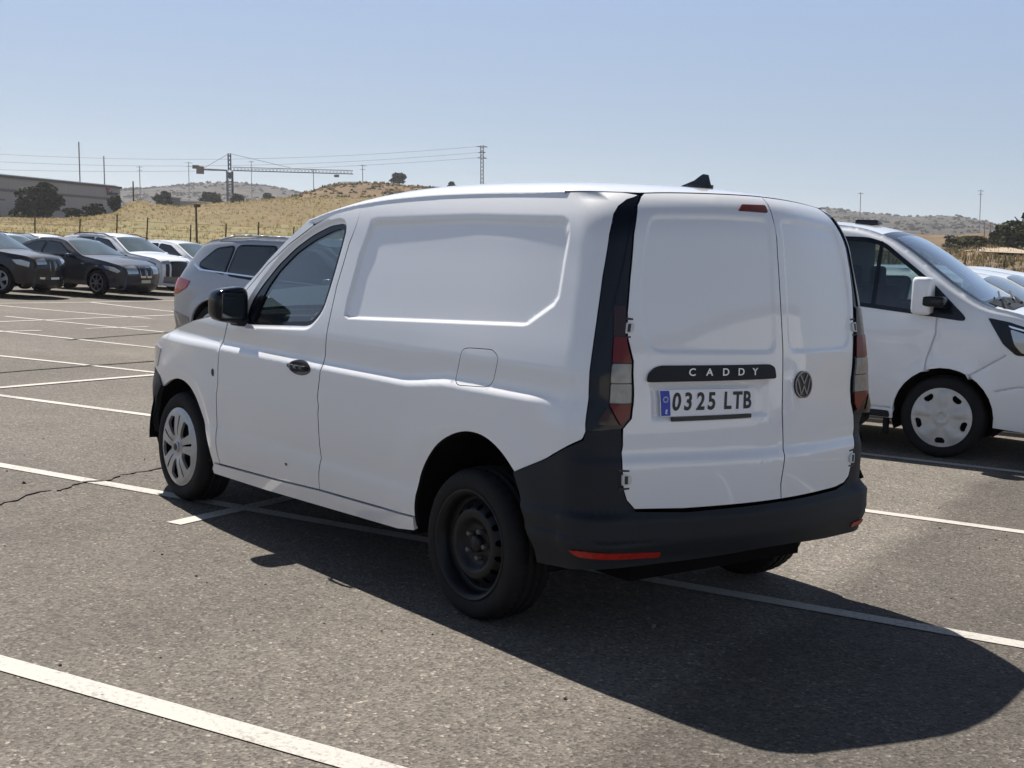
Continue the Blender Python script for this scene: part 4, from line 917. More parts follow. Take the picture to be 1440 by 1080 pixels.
for y_, l_ in ((-.62, .55), (-.02, .50)):
    wv_ = MB(); wv_.tube((.40, y_, 1.262), (.32, y_+l_*.35, 1.300), .012, .010, 6); wv_.tube((.34, y_-l_*.15, 1.290), (.23, y_+l_*.85, 1.345), .010, .008, 6); wv_.build('wiper', MAT['ink'], trans)
MB().box((-.10, -1.02, 1.255), (.085, .075, .042)).build('mirror_stalk', MAT['gloss'], trans, bevel=.025)
MB().box((-.46, -.80, .23), (.02, .03, .09)).build('mud_flap', MAT['rubber'], trans)

# ---- silver SUV parked ahead of the white van, tail towards the left
SUV = dict(mat=MAT['silver'], W=.945, belt=1.06, tumble=.20, sill=.30, r=.365, arch=.43, wheels=[-.90, -3.765], cap=MAT['hubcap'], see=False, h=.09, rails=(-1.9, -3.9), rail_mat=MAT['silver'], pillow=.09, rt=.20, rl=.9,
    prof=[(-.10, .22), (-.02, .40), (0, .70), (-.06, .92), (-.30, 1.02), (-1.35, 1.13), (-2.10, 1.56), (-2.6, 1.655), (-3.3, 1.66), (-4.05, 1.60), (-4.22, 1.54), (-4.50, 1.16), (-4.66, .98), (-4.70, .78), (-4.69, .48), (-4.60, .26)],
    screen=[(-1.35, 1.13), (-2.10, 1.56)], rear_screen=[(-4.22, 1.54), (-4.50, 1.16)],
    windows=[[(-1.62, 1.10), (-2.18, 1.47), (-2.62, 1.53), (-2.78, 1.535), (-2.80, 1.085)], [(-2.86, 1.085), (-2.85, 1.535), (-3.35, 1.53), (-3.50, 1.52), (-3.56, 1.14)], [(-3.62, 1.15), (-3.57, 1.515), (-3.86, 1.47), (-4.12, 1.25), (-4.02, 1.215)]],
    side_bits=[('tail_light', [(-4.24, 1.02), (-4.50, 1.06), (-4.64, 1.0), (-4.68, .80), (-4.50, .84), (-4.30, .93)], MAT['redbright'], .012), ('sill_cladding', [(-1.38, .34), (-3.28, .34), (-3.28, .27), (-1.38, .27)], MAT['plastic'], .008),
               ('rear_cladding', [(-4.23, .52), (-4.66, .60), (-4.66, .30), (-4.19, .30)], MAT['greyp'], .006), ('door_handle', [(-2.5, .95), (-2.72, .955), (-2.72, .93), (-2.5, .925)], MAT['silver'], .02), ('door_handle', [(-3.35, .97), (-3.57, .975), (-3.57, .95), (-3.35, .945)], MAT['silver'], .02),
               ('window_moulding', [(-1.56, 1.045), (-4.08, 1.172), (-4.24, 1.25), (-4.20, 1.262), (-4.05, 1.190), (-1.60, 1.062)], MAT['chrome'], .010)],
    front_bits=[('tail_light', (-4.62, 1.02), (-4.69, .85), .62, .98, MAT['redbright'], .012, True), ('number_plate', (-4.70, .78), (-4.70, .68), -.3, .3, MAT['plate'], .012, False)],
    mirror=(-1.75, 1.10))
suv = place(make_car('parked_suv', 'silver blue SUV with red tail light parked just beyond the bonnet of the foreground van', 'suv', SUV), 6.95, -9.50, -.16)

# ---- dark cars facing us on the left
BLK = dict(SUV, mat=MAT['blackp'], W=.91, r=.345, arch=.40, wheels=[-.86, -3.53], cap=MAT['hubcap'], rails=(-1.8, -3.5), rail_mat=MAT['gloss'], h=.10, rt=.14, rl=.7,
    prof=[(-.08, .20), (-.02, .36), (0, .72), (-.05, .88), (-.22, .97), (-1.15, 1.08), (-1.90, 1.50), (-2.4, 1.585), (-3.1, 1.59), (-3.7, 1.53), (-4.0, 1.44), (-4.25, 1.08), (-4.40, .9), (-4.43, .7), (-4.40, .4), (-4.3, .24)],
    screen=[(-1.15, 1.08), (-1.90, 1.50)], rear_screen=[(-4.0, 1.44), (-4.25, 1.08)], belt=1.02,
    windows=[[(-1.42, 1.05), (-1.98, 1.41), (-2.5, 1.465), (-2.52, 1.04)], [(-2.6, 1.04), (-2.58, 1.468), (-3.3, 1.45), (-3.34, 1.08)], [(-3.42, 1.10), (-3.38, 1.44), (-3.65, 1.40), (-3.88, 1.18)]],
    side_bits=[('headlight', [(-.10, .82), (-.30, .88), (-.52, .87), (-.40, .76), (-.12, .70)], MAT['lamp'], .01), ('door_handle', [(-2.2, .93), (-2.42, .935), (-2.42, .91), (-2.2, .905)], MAT['blackp'], .02)],
    front_bits=[('headlight', (-.01, .74), (-.06, .88), .50, .97, MAT['lamp'], .01, True), ('kidney_grille', (-.005, .56), (-.04, .86), .04, .34, MAT['chrome'], .012, True), ('grille_slats', (-.002, .60), (-.03, .83), .075, .31, MAT['ink'], .020, True),
                ('number_plate', (-.01, .42), (-.005, .51), -.29, .29, MAT['plate'], .018, False), ('front_intake', (-.05, .28), (-.02, .40), -.75, .75, MAT['ink'], .008, False), ('fog_lamp', (-.02, .42), (-.01, .48), .60, .86, MAT['chrome'], .01, True)],
    mirror=(-1.45, 1.06), mirror_h=(.065, .09, .06))
bsuv = place(make_car('parked_suv', 'black SUV with twin-kidney grille at the left edge, facing us', 'suv', BLK), 25.2, -18.62, -.24, math.pi+DA+.22)
SED = dict(mat=MAT['navy'], W=.905, belt=.98, tumble=.21, sill=.24, r=.33, arch=.37, wheels=[-.78, -3.63], cap=MAT['greyp'], h=.10, spokes=7, pillow=.09, ft=.26,
    prof=[(-.12, .16), (-.04, .28), (0, .55), (-.03, .70), (-.16, .80), (-.6, .90), (-1.42, 1.0), (-2.25, 1.385), (-2.7, 1.44), (-3.2, 1.42), (-3.7, 1.31), (-4.2, 1.10), (-4.60, 1.08), (-4.68, .92), (-4.70, .6), (-4.62, .26)],
    screen=[(-1.42, 1.0), (-2.25, 1.385)], rear_screen=[(-3.5, 1.36), (-4.2, 1.10)],
    windows=[[(-1.70, .985), (-2.30, 1.30), (-2.80, 1.345), (-2.83, .995)], [(-2.91, .998), (-2.88, 1.345), (-3.3, 1.30), (-3.74, 1.12), (-3.66, 1.04)]],
    side_bits=[('headlight', [(-.10, .66), (-.26, .75), (-.56, .79), (-.48, .70), (-.16, .60)], MAT['lamp'], .01), ('side_vent', [(-1.20, .82), (-1.36, .825), (-1.34, .79), (-1.22, .785)], MAT['chrome'], .01)],
    front_bits=[('headlight', (-.005, .60), (-.10, .76), .46, .97, MAT['lamp'], .01, True), ('kidney_grille', (0, .50), (-.06, .73), .03, .36, MAT['chrome'], .012, True), ('grille_slats', (-.002, .53), (-.04, .705), .065, .33, MAT['ink'], .020, True),
                ('number_plate', (-.008, .36), (-.002, .45), -.30, .30, MAT['platey'], .018, False), ('front_intake', (-.06, .22), (-.02, .34), -.8, .8, MAT['ink'], .008, False)],
    mirror=(-1.72, .99), mirror_h=(.07, .09, .06))

sed = place(make_car('parked_car', 'dark blue sedan with kidney grille and yellowed plate parked between black SUV and white SUV', 'car', SED), 24.35, -20.95, -.25)
PEU = dict(BLK, mat=MAT['white2'], rail_mat=MAT['gloss'], cap=MAT['hubcap'],
    front_bits=[('headlight', (-.01, .78), (-.05, .88), .56, .98, MAT['lamp'], .01, True), ('grille', (-.01, .46), (-.02, .86), -.55, .55, MAT['ink'], .012, False), ('lower_grille', (-.05, .26), (-.02, .44), -.93, .93, MAT['greyp'], .010, False),
                ('lamp_claw', (-.01, .44), (-.02, .80), .66, .84, MAT['ink'], .012, True), ('number_plate', (-.01, .42), (-.005, .50), -.27, .27, MAT['greyp'], .018, False)],
    side_bits=[('headlight', [(-.10, .82), (-.30, .88), (-.52, .87), (-.40, .78), (-.12, .76)], MAT['lamp'], .01), ('door_handle', [(-2.2, .93), (-2.42, .935), (-2.42, .91), (-2.2, .905)], MAT['white2'], .02),
               ('wheel_arch_trim', [(-.08, .60), (-.30, .62), (-.42, .50), (-.46, .36), (-.10, .32)], MAT['greyp'], .008)])
peu = place(make_car('parked_suv', 'white SUV with dark grille parked right of the dark blue sedan', 'suv', PEU), 25.75, -23.7, -.25)
HAT = dict(mat=MAT['white2'], W=.89, belt=.98, tumble=.20, sill=.25, r=.32, arch=.365, wheels=[-.82, -3.40], cap=MAT['hubcap'], h=.11, pillow=.09,
    prof=[(-.08, .18), (-.02, .32), (0, .60), (-.06, .76), (-.30, .87), (-.95, .98), (-1.80, 1.40), (-2.4, 1.47), (-3.1, 1.46), (-3.7, 1.38), (-3.95, 1.05), (-4.12, .88), (-4.16, .65), (-4.12, .38), (-4.05, .24)],
    screen=[(-.95, .98), (-1.80, 1.40)], rear_screen=[(-3.7, 1.38), (-3.95, 1.05)],
    windows=[[(-1.25, .98), (-1.90, 1.32), (-2.35, 1.37), (-2.38, .985)], [(-2.46, .988), (-2.44, 1.372), (-3.2, 1.35), (-3.48, 1.2), (-3.42, 1.05)]],
    side_bits=[('headlight', [(-.08, .70), (-.25, .80), (-.58, .83), (-.45, .74), (-.12, .62)], MAT['lamp'], .01)],
    front_bits=[('headlight', (-.005, .62), (-.10, .78), .50, .97, MAT['lamp'], .01, True), ('grille', (-.01, .36), (-.005, .56), -.6, .6, MAT['ink'], .010, False), ('number_plate', (-.008, .42), (-.004, .50), -.29, .29, MAT['plate'], .018, False)],
    mirror=(-1.25, .97), mirror_h=(.065, .09, .06))
hat = place(make_car('parked_car', 'white hatchback half hidden behind the tail of the silver SUV', 'car', HAT), 26.2, -26.6, -.28)
def recolor(root, old, new):
    for o in [root]+list(root.children_recursive):
        if o.type == 'MESH' and old.name in [m.name for m in o.data.materials]:
            o.data = o.data.copy()
            for i, m in enumerate(o.data.materials):
                if m == old: o.data.materials[i] = new
def another(src, label, d, n, z, hdg=math.pi+DA, mat=None, group=None):
    c = copy_tree(src); c['label'] = label
    if group: c['group'] = group
    if mat: recolor(c, MAT['white2'], mat)
    return place(c, d, n, z, hdg)
g2 = 'cars in the second row behind the dark cars'
another(hat, 'red car whose roof shows above the black SUV at the left edge', 30.6, -21.4, -.20, mat=MAT['redp'], group=g2)
another(hat, 'white car whose windscreen shows between the black SUV and the dark blue sedan', 30.9, -23.6, -.28, group=g2)
another(hat, 'dark blue car whose roof shows just behind the sedan', 32.6, -25.4, -.31, mat=MAT['navy'], group=g2)
another(peu, 'white SUV whose roof shows just above the roof of the dark blue sedan', 33.4, -27.6, -.42, group=g2)
another(hat, 'silver car whose nose just enters the picture at the left edge beside the black SUV', 26.0, -16.75, -.22, math.pi+DA, MAT['silver'])
g3 = 'white cars parked beyond the white van on the right'
another(hat, 'white car parked right behind the windscreen of the right-hand white van', -1.0, -9.0, .03, group=g3)
another(hat, 'white car second in the row beyond the right-hand white van', -.85, -11.3, .04, group=g3)
another(hat, 'white car third in the row beyond the right-hand white van, at the right edge', -.75, -13.6, .05, group=g3)

# ================================================================== THE LAND BEYOND THE LOT
TA = np.array([(-75, 0.010), (-61.82, 0.0124), (-59.72, 0.0118), (-58.64, 0.0124), (-57.82, 0.0143), (-57.01, 0.0107), (-55.92, 0.0073), (-53.09, 0.0056), (-50.19, 0.0064), (-44.2, 0.0122), (-38.09, 0.0232), (-33.83, 0.0297), (-32.03, 0.0292), (-30.54, 0.0279), (-29.06, 0.0261), (-27.3, 0.0219), (-26.14, 0.0199), (-24.71, 0.016), (-23.71, 0.0172), (-23.29, 0.0193), (-22.87, 0.0185), (-22.17, 0.0097), (-21.07, 0.0058), (-19.43, 0.0038), (-17.82, 0.0029), (-16.25, 0.0006), (-5, .001)])
TC = np.array([(-75, .018), (-61.78, 0.0202), (-59.68, 0.0197), (-58.88, 0.0201), (-58.06, 0.022), (-56.97, 0.0197), (-55.87, 0.0194), (-54.46, 0.0209), (-52.45, 0.0225), (-47.16, 0.0249), (-41.11, 0.0308), (-37.45, 0.0374), (-35.63, 0.0385), (-33.81, 0.0391), (-32.61, 0.0401), (-31.12, 0.0373), (-29.94, 0.0305), (-29.06, 0.0245), (-26.15, 0.0183), (-24.42, 0.0168), (-23.3, 0.0107), (-17.82, 0.0029), (-16.25, -0.0004), (-5, .001)])
TB = np.array([(-75, .025), (-61.74, 0.0279), (-59.65, 0.0275), (-59.11, 0.0272), (-58.57, 0.0283), (-58.02, 0.0314), (-57.19, 0.0339), (-56.64, 0.034), (-55.81, 0.0337), (-54.97, 0.0329), (-54.12, 0.0339), (-53.26, 0.0349), (-52.4, 0.0363), (-50.08, 0.0363), (-47.12, 0.0379), (-42.6, 0.0398), (-38.05, 0.0389), (-36.23, 0.0385), (-34.42, 0.0386), (-33.21, 0.0412), (-32.01, 0.0409), (-31.41, 0.0396), (-29.94, 0.031), (-29.34, 0.0331), (-28.46, 0.0343), (-27.58, 0.0343), (-26.42, 0.0332), (-25.27, 0.0321), (-24.41, 0.03), (-23.56, 0.0282), (-22.86, 0.0265), (-20.51, 0.0233), (-17.82, 0.0196), (-16.25, 0.0166), (-5, .015)])
def lattice(x, y, k, seed):
    """cheap value noise"""
    xi, yi = np.floor(x*k), np.floor(y*k); fx, fy = x*k-xi, y*k-yi; fx = fx*fx*(3-2*fx); fy = fy*fy*(3-2*fy)
    h = lambda a, b: np.modf(np.abs(np.sin(a*127.1+b*311.7+seed)*43758.5453))[0]
    return (h(xi, yi)*(1-fx)+h(xi+1, yi)*fx)*(1-fy)+(h(xi, yi+1)*(1-fx)+h(xi+1, yi+1)*fx)*fy-.5
RN = np.array([0, 47, 62, 150, 225, 420, 800, 1500, 2600, 6000.])
def land_h(X, Y, R, A):
    A = np.asarray(A, float); A = np.where(A > 100, A-360, A); c = CAM[2]
    a, cc, b = (np.interp(A, t[:, 0], t[:, 1]) for t in (TA, TC, TB))
    za, zc, zb = c+a*150, c+cc*420, c+b*1500
    N = [np.full_like(A, -.36), np.full_like(A, -.40), np.full_like(A, .95), za, np.minimum(za-.6, c+(a-.004)*225), zc, c+.7*np.minimum(cc, b)*800, zb, zb*.4, zb*0]
    k = np.clip(np.searchsorted(RN, R, side='right')-1, 0, len(RN)-2); t = np.clip((R-RN[k])/(RN[k+1]-RN[k]), 0, 1); t = t*t*(3-2*t)
    N = np.stack(N, 0); k_, i = k.ravel(), np.arange(k.size); Nf = N.reshape(len(RN), -1)
    z = (Nf[k_, i]*(1-t.ravel())+Nf[k_+1, i]*t.ravel()).reshape(np.shape(R))
    rough = np.clip((R-60)/90, 0, 1)*(.22*lattice(X, Y, .16, 1.)+.35*lattice(X, Y, .05, 2.))+np.clip((R-300)/600, 0, 1)*(5*lattice(X, Y, .02, 3.)+9*lattice(X, Y, .007, 4.))
    return z+rough*np.where(np.abs(A+40) < 40, 1, .5)
def land_at(r, az):
    a = np.radians(az); X, Y = CAM[0]+r*np.cos(a), CAM[1]+r*np.sin(a)
    return X, Y, float(land_h(np.array([X]), np.array([Y]), np.array([float(r)]), np.array([float(az)]))[0])
def land_mat():
    m, n, l, b = new_mat('dry_land'); b.inputs['Roughness'].default_value = .95; b.inputs['Specular IOR Level'].default_value = .1
    geo = n.new('ShaderNodeNewGeometry'); vd = n.new('ShaderNodeVectorMath'); vd.operation = 'DISTANCE'; vd.inputs[1].default_value = (float(CAM[0]), float(CAM[1]), 1.5)
    l.new(geo.outputs['Position'], vd.inputs[0])
    def noise(sc, det, ro=.6, st=None):
        q = n.new('ShaderNodeTexNoise'); q.inputs['Scale'].default_value = sc; q.inputs['Detail'].default_value = det; q.inputs['Roughness'].default_value = ro
        if st:
            mp = n.new('ShaderNodeMapping'); mp.inputs['Scale'].default_value = st; l.new(geo.outputs['Position'], mp.inputs[0]); l.new(mp.outputs[0], q.inputs['Vector'])
        else: l.new(geo.outputs['Position'], q.inputs['Vector'])
        return q.outputs[0]
    def mixc(f, A, B):
        q = n.new('ShaderNodeMix'); q.data_type = 'RGBA'
        for nm, v in (('A', A), ('B', B)):
            if isinstance(v, tuple): q.inputs[nm].default_value = (*v, 1)
            else: l.new(v, q.inputs[nm])
        l.new(f, q.inputs['Factor']); return q.outputs['Result']
    def rng(s, a, b_, c=0., d=1.):
        q = n.new('ShaderNodeMapRange'); q.interpolation_type = 'SMOOTHSTEP'; q.inputs[1].default_value = a; q.inputs[2].default_value = b_; q.inputs[3].default_value = c; q.inputs[4].default_value = d
        l.new(s, q.inputs[0]); return q.outputs[0]
    def add(a, b_):
        q = n.new('ShaderNodeMath'); q.operation = 'ADD'; l.new(a, q.inputs[0]); l.new(b_, q.inputs[1]); return q.outputs[0]
    gold = mixc(rng(noise(.35, 6, .7), .35, .65), (.225, .168, .095), (.165, .128, .072))
    olive = mixc(rng(noise(.5, 6, .7), .4, .62), (.165, .150, .075), (.235, .19, .105))
    dn_ = add(vd.outputs['Value'], rng(noise(.06, 3), .2, .8, -22, 22))
    gold = mixc(rng(noise(2.2, 8, .8), .35, .68), gold, (.12, .095, .050)); gold = mixc(rng(noise(.13, 5, .7), .64, .70), gold, (.10, .088, .042))
    near = mixc(rng(dn_, 84, 118), olive, gold)
    brown = mixc(rng(noise(.06, 8, .75), .4, .6), (.175, .115, .06), (.105, .078, .048))
    brown = mixc(rng(noise(.25, 5, .75), .60, .68), brown, (.045, .050, .025))
    grey = mixc(rng(noise(.012, 9, .75), .38, .62), (.095, .080, .070), (.062, .056, .047))
    grey = mixc(rng(noise(.045, 6, .85),   .455, .56), grey, (.026, .028, .018))
    ang = n.new('ShaderNodeSeparateXYZ'); l.new(geo.outputs['Position'], ang.inputs[0])
    # the slope on the right (towards -Y) is rough scrub, the field on the left is dry grass
    at = n.new('ShaderNodeMath'); at.operation = 'ARCTAN2'
    sx = n.new('ShaderNodeVectorMath'); sx.operation = 'SUBTRACT'; sx.inputs[1].default_value = (float(CAM[0]), float(CAM[1]), 0); l.new(geo.outputs['Position'], sx.inputs[0])
    s2 = n.new('ShaderNodeSeparateXYZ'); l.new(sx.outputs[0], s2.inputs[0]); l.new(s2.outputs['Y'], at.inputs[0]); l.new(s2.outputs['X'], at.inputs[1])
    scrub = mixc(rng(noise(.30, 7, .75), .38, .62), (.195, .140, .090), (.125, .095, .060))
    scrub = mixc(rng(noise(.55, 4, .7), .60, .68), scrub, (.060, .062, .030))
    near = mixc(rng(at.outputs[0], -.78, -.95), near, scrub)
    c = mixc(rng(vd.outputs['Value'], 200, 300), near, brown); c = mixc(rng(vd.outputs['Value'], 560, 900), c, grey)
    l.new(c, b.inputs['Base Color']); return m
azf = np.concatenate([np.arange(-180, -70, 5.), np.arange(-70, -8, .16), np.arange(-8, 180, 5.)])
rr = np.concatenate([np.arange(47, 70, 1.5), np.arange(70, 160, 3.), np.arange(160, 300, 8.), np.arange(300, 520, 14.), np.arange(520, 1700, 55.), np.arange(1700, 6200, 500.)])
LAND = tag(polar('dry_land', rr, azf, land_h, land_mat()), kind='structure')

# dry grass on the field and scrub on the slopes: tufts of thin blades, one uncountable mass each
def tufts(name, label, n, az0, az1, r0, r1, hgt, mats, blades=5, wid=.03, dens=None):
    v = []; f = []; mi = []
    for i in range(n):
        r = math.sqrt(rnd.uniform(r0*r0, r1*r1)); az = rnd.uniform(az0, az1)
        x, y, z = land_at(r, az)
        k = float(lattice(np.array([x]), np.array([y]), .12, 9.)[0])+.5; h = hgt*rnd.uniform(.5, 1.2)*(.5+k)
        m = rnd.randrange(len(mats))
        for b_ in range(blades):
            a = rnd.uniform(0, 6.28); dx, dy = math.cos(a), math.sin(a); l_ = rnd.uniform(.05, .45)*h; s = wid*(1+r/80); ox, oy = rnd.gauss(0, h*.35), rnd.gauss(0, h*.35)
            q = len(v); v += [(x+ox-dy*s, y+oy+dx*s, z-.05), (x+ox+dy*s, y+oy-dx*s, z-.05), (x+ox+dx*l_, y+oy+dy*l_, z+h*rnd.uniform(.6, 1))]; f.append((q, q+1, q+2)); mi.append(m)
    me = bpy.data.meshes.new(name); me.from_pydata(v, [], f)
    for m in mats: me.materials.append(m)
    me.polygons.foreach_set('material_index', mi); me.update(); o = link(name, me, None)
    return tag(o, label, kind='stuff')
def blade_mat(name, col):
    m, n, l, b = new_mat(name); b.inputs['Base Color'].default_value = (*col, 1); b.inputs['Roughness'].default_value = .9; b.inputs['Specular IOR Level'].default_value = .1
    t = n.new('ShaderNodeBsdfTranslucent'); t.inputs[0].default_value = (*col, 1); mx = n.new('ShaderNodeMixShader'); mx.inputs[0].default_value = .5
    o = n['Material Output']; l.new(b.outputs[0], mx.inputs[1]); l.new(t.outputs[0], mx.inputs[2]); l.new(mx.outputs[0], o.inputs[0]); return m
GR = [blade_mat('straw', (.40, .31, .17)), blade_mat('straw_pale', (.43, .34, .20)), blade_mat('olive_grass', (.27, .245, .12))]
SB = [blade_mat('scrub_green', (.075, .080, .035)), blade_mat('scrub_grey', (.15, .125, .08)), blade_mat('scrub_straw', (.27, .19, .10))]
tufts('field_grass', 'tall dry grass covering the field beyond the lot', 3800, -37, -16, 54, 150, .22, GR, 5, .022)
tufts('slope_scrub', 'low dry scrub over the slope on the right', 4200, -63, -48, 58, 170, .40, SB)
tufts('hill_scrub', 'brush over the brown ridge', 900, -37, -26, 230, 425, .8, SB, 6, .10)

FB = [pbr('far_brush', (.030, .032, .020), .95, spec=.05), pbr('far_brush_brown', (.055, .046, .034), .95, spec=.05)]
tufts('far_brush', 'dark brush dotted over the grey hills on the left', 1300, -31, -21, 620, 1490, 1.7, FB, 6, .10)
tufts('far_brush', 'dark brush dotted over the grey hill on the right', 1500, -63, -48, 560, 1490, 1.7, FB, 6, .10)

# ---- trees and bushes
LEAF = [pbr('leaf_dark', (.018, .028, .012), .8, spec=.15), pbr('leaf_mid', (.032, .046, .018), .8, spec=.15), pbr('leaf_light', (.055, .068, .028), .8, spec=.15)]
LEAF2 = [pbr('leaf_olive', (.045, .058, .026), .8, spec=.15), pbr('leaf_olive_pale', (.085, .095, .045), .8, spec=.15)]
BARK = pbr('bark', (.07, .055, .04), .9)
def tree(name, label, cat, az, r, w, h, leaves, n, trunk=.18, lobes=7, lf=.28, group=None, tall=.5):
    x, y, z = land_at(r, az); e = thing(name, label, cat, (x, y, z-.1), rnd.uniform(0, 6), group)
    t = MB(); t.tube((0, 0, 0), (.05*h, 0, h*.45), w*.045, w*.03, 7)
    for i in range(4):
        a = rnd.uniform(0, 6.28); t.tube((.03*h, 0, h*rnd.uniform(.2, .4)), (w*.3*math.cos(a), w*.3*math.sin(a), h*rnd.uniform(.55, .8)), w*.022, w*.008, 5)
    t.build('trunk', BARK, e)
    L = [(rnd.uniform(-.34, .34)*w, rnd.uniform(-.34, .34)*w, h*rnd.uniform(trunk+.12, .80), rnd.uniform(.16, .28)*w) for _ in range(lobes)]+[(0, 0, h*.5, w*.30), (.05*w, 0, h*.80, w*.2)]
    v = []; f = []; mi = []
    for i in range(n):
        c = rnd.choice(L); d = Vector((rnd.gauss(0, 1), rnd.gauss(0, 1), rnd.gauss(0, 1))).normalized()*c[3]*rnd.uniform(.55, 1.05)
        p = Vector((c[0]+d.x, c[1]+d.y, max(h*trunk*.4, c[2]+d.z*h/w*.75)))
        if p.z > h: p.z = h*rnd.uniform(.9, 1)
        s = lf*rnd.uniform(.6, 1.3); q = Matrix.Rotation(rnd.uniform(0, 6.28), 3, 'Z') @ Matrix.Rotation(rnd.uniform(0, 3.14), 3, 'X')
        k = len(v); v += [tuple(p+q @ Vector(u)) for u in ((-s, -s*.6, 0), (s, -s*.5, s*.2), (s*.7, s*.6, 0), (-s*.6, s*.7, -s*.2))]; f.append((k, k+1, k+2, k+3)); mi.append(min(len(leaves)-1, int(rnd.random()*len(leaves))))
    me = bpy.data.meshes.new('crown'); me.from_pydata(v, [], f)
    for m in leaves: me.materials.append(m)
    me.polygons.foreach_set('material_index', mi); me.update(); link('crown', me, None, e)
    return e
gt = 'dark trees in front of the warehouse'
tree('tree', 'large dark tree, tallest of the clump in front of the warehouse', 'tree', -19.65, 200, 6.6, 6.0, LEAF, 2600, .05, 9, .30, gt)
tree('tree', 'dark tree on the left side of the clump before the warehouse', 'tree', -18.75, 198, 4.6, 4.2, LEAF, 1500, .05, 7, .28, gt)
tree('hedge', 'low dark hedge between the tall tree and the tree under the wall sign', 'hedge', -20.75, 204, 6.0, 2.4, LEAF, 1400, .02, 8, .26)
tree('tree', 'rounded dark tree below the sign on the warehouse wall', 'tree', -21.45, 208, 4.6, 3.0, LEAF, 1500, .04, 7, .28, gt)
tree('cypress_tree', 'narrow dark tree at the right end of the warehouse', 'tree', -22.35, 212, 2.2, 3.9, LEAF, 900, .04, 6, .26, gt)
tree('bush', 'small dark bush at the left edge by the loading docks', 'bush', -17.6, 196, 3.2, 1.9, LEAF, 700, .02, 5, .25)
tree('tree', 'small dark tree beside the pale sheds left of the crane', 'tree', -24.2, 330, 6, 4.8, LEAF, 700, .05, 6, .45)
tree('bush', 'round bush on the skyline right of the crane', 'bush', -28.4, 400, 4.2, 2.6, LEAF2, 500, .02, 5, .4)
tree('bush', 'dark bushes just left of the crane mast', 'bush', -25.9, 360, 8.5, 4.2, LEAF, 800, .02, 7, .5)
tree('bush', 'dark bush just right of the crane mast', 'bush', -27.05, 372, 4.2, 3.2, LEAF, 500, .02, 5, .45)
tree('tree', 'pale bushy tree on the ridge above the van windscreen', 'tree', -33.85, 400, 4.6, 4.0, LEAF2, 700, .1, 6, .4)
tree('bush', 'dark shrub on the skyline above the van roof left of the pylon', 'bush', -36.1, 410, 3.4, 2.6, LEAF, 500, .02, 5, .4)
tree('bush', 'grey bush on the skyline just left of the roof aerial', 'bush', -45.8, 380, 4.2, 7.0, LEAF2, 600, .3, 5, .4)
tree('tree', 'big olive tree at the right edge beside the dirt track', 'tree', -60.05, 150, 7.0, 4.6, LEAF2+LEAF[1:], 2600, .05, 9, .26)
tree('tree', 'smaller olive tree left of the big tree at the right edge', 'tree', -58.75, 165, 3.4, 3.2, LEAF2+LEAF[1:], 1000, .05, 6, .24)
tree('bush', 'bright green bush on the ridge right of the right-hand van roof', 'bush', -57.35, 240, 6.6, 3.6, LEAF2, 1300, .02, 7, .3)
tree('bush', 'small dark round bush just above the right-hand van windscreen', 'bush', -55.5, 270, 4.2, 2.6, LEAF, 700, .02, 5, .3)
tree('bush', 'purplish low scrub mound on the slope left of the dirt track', 'bush', -57.75, 135, 5.0, 1.1, [pbr('scrub_purple', (.075, .058, .055), .9), SB[0]], 900, .02, 8, .2)

# dirt track
P = [land_at(r, a) for r, a in ((118, -58.9), (132, -58.75), (145, -58.55), (160, -58.75), (180, -58.95))]
v = []; f = []
for i, (x, y, z) in enumerate(P):
    d_ = np.array([x-CAM[0], y-CAM[1]]); d_ /= np.hypot(*d_); nn = np.array([-d_[1], d_[0]])*(1.6 if i else 3.0)
    v += [(x+nn[0], y+nn[1], z+.22), (x-nn[0], y-nn[1], z+.22)]
    if i: f.append((2*i-2, 2*i-1, 2*i+1, 2*i))
tag(mesh('dirt_track', v, f, pbr('pale_dirt', (.36, .29, .21), .95, var=.25, vscale=.8)), kind='structure')

# ---- low wall and wire fence along the far edge of the lot
def ring_pt(r, az, z): a = math.radians(az); return (CAM[0]+r*math.cos(a), CAM[1]+r*math.sin(a), z)
fe = thing('wire_fence', 'thin wire fence on rusty posts along the edge of the dry field', 'fence', land_at(60, -24))
loc = Vector(fe.location); pm = None; azp = [(-16.2-1.45*i-rnd.uniform(0, .35)) for i in range(10)]+[(-51.5-1.5*i) for i in range(8)]
RUST = pbr('rusty_post', (.10, .070, .045), .8, var=.3, vscale=4)
for i, az in enumerate(azp):
    x, y, z = land_at(60, az); h = rnd.uniform(.9, 1.25)
    if pm is None: pm = MB().tube((0, 0, -.2), (0, 0, 1), .032, .03, 6).build('post', RUST, fe).data; o = fe.children[0]
    else: o = link('post', pm, None, fe)
    o.location = Vector((x, y, z))-loc; o.scale = (1, 1, h); o.rotation_euler = (rnd.uniform(-.04, .04), rnd.uniform(-.04, .04), 0)
for hh_ in (.35, .65, .95):
  for sect in (azp[:10], azp[10:]):
    wv = MB()
    for a_, b_ in zip(sect[:-1], sect[1:]):
        if True:
            A, B = Vector(land_at(60, a_))-loc, Vector(land_at(60, b_))-loc; wv.tube(A+Vector((0, 0, hh_)), B+Vector((0, 0, hh_)), .006, .006, 4)
    wv.build('wire', RUST, fe)
def post(name, label, cat, az, r, h, rad, head=None, mat=RUST):
    x, y, z = land_at(r, az); e = thing(name, label, cat, (x, y, z-.2)); up = UP*(h+.2)
    MB().tube((0, 0, 0), up, rad, rad*.8, 6).build('post', mat, e)
    if head == 'lamp': MB().box(up+Vector((.1, -.1, 0)), (.13, .12, .07)).build('lamp_head', mat, e, bevel=.03)
    return e
post('camera_post', 'short brown post with a small dark head standing in the field grass', 'post', -25.52, 63, 1.75, .055, 'lamp')
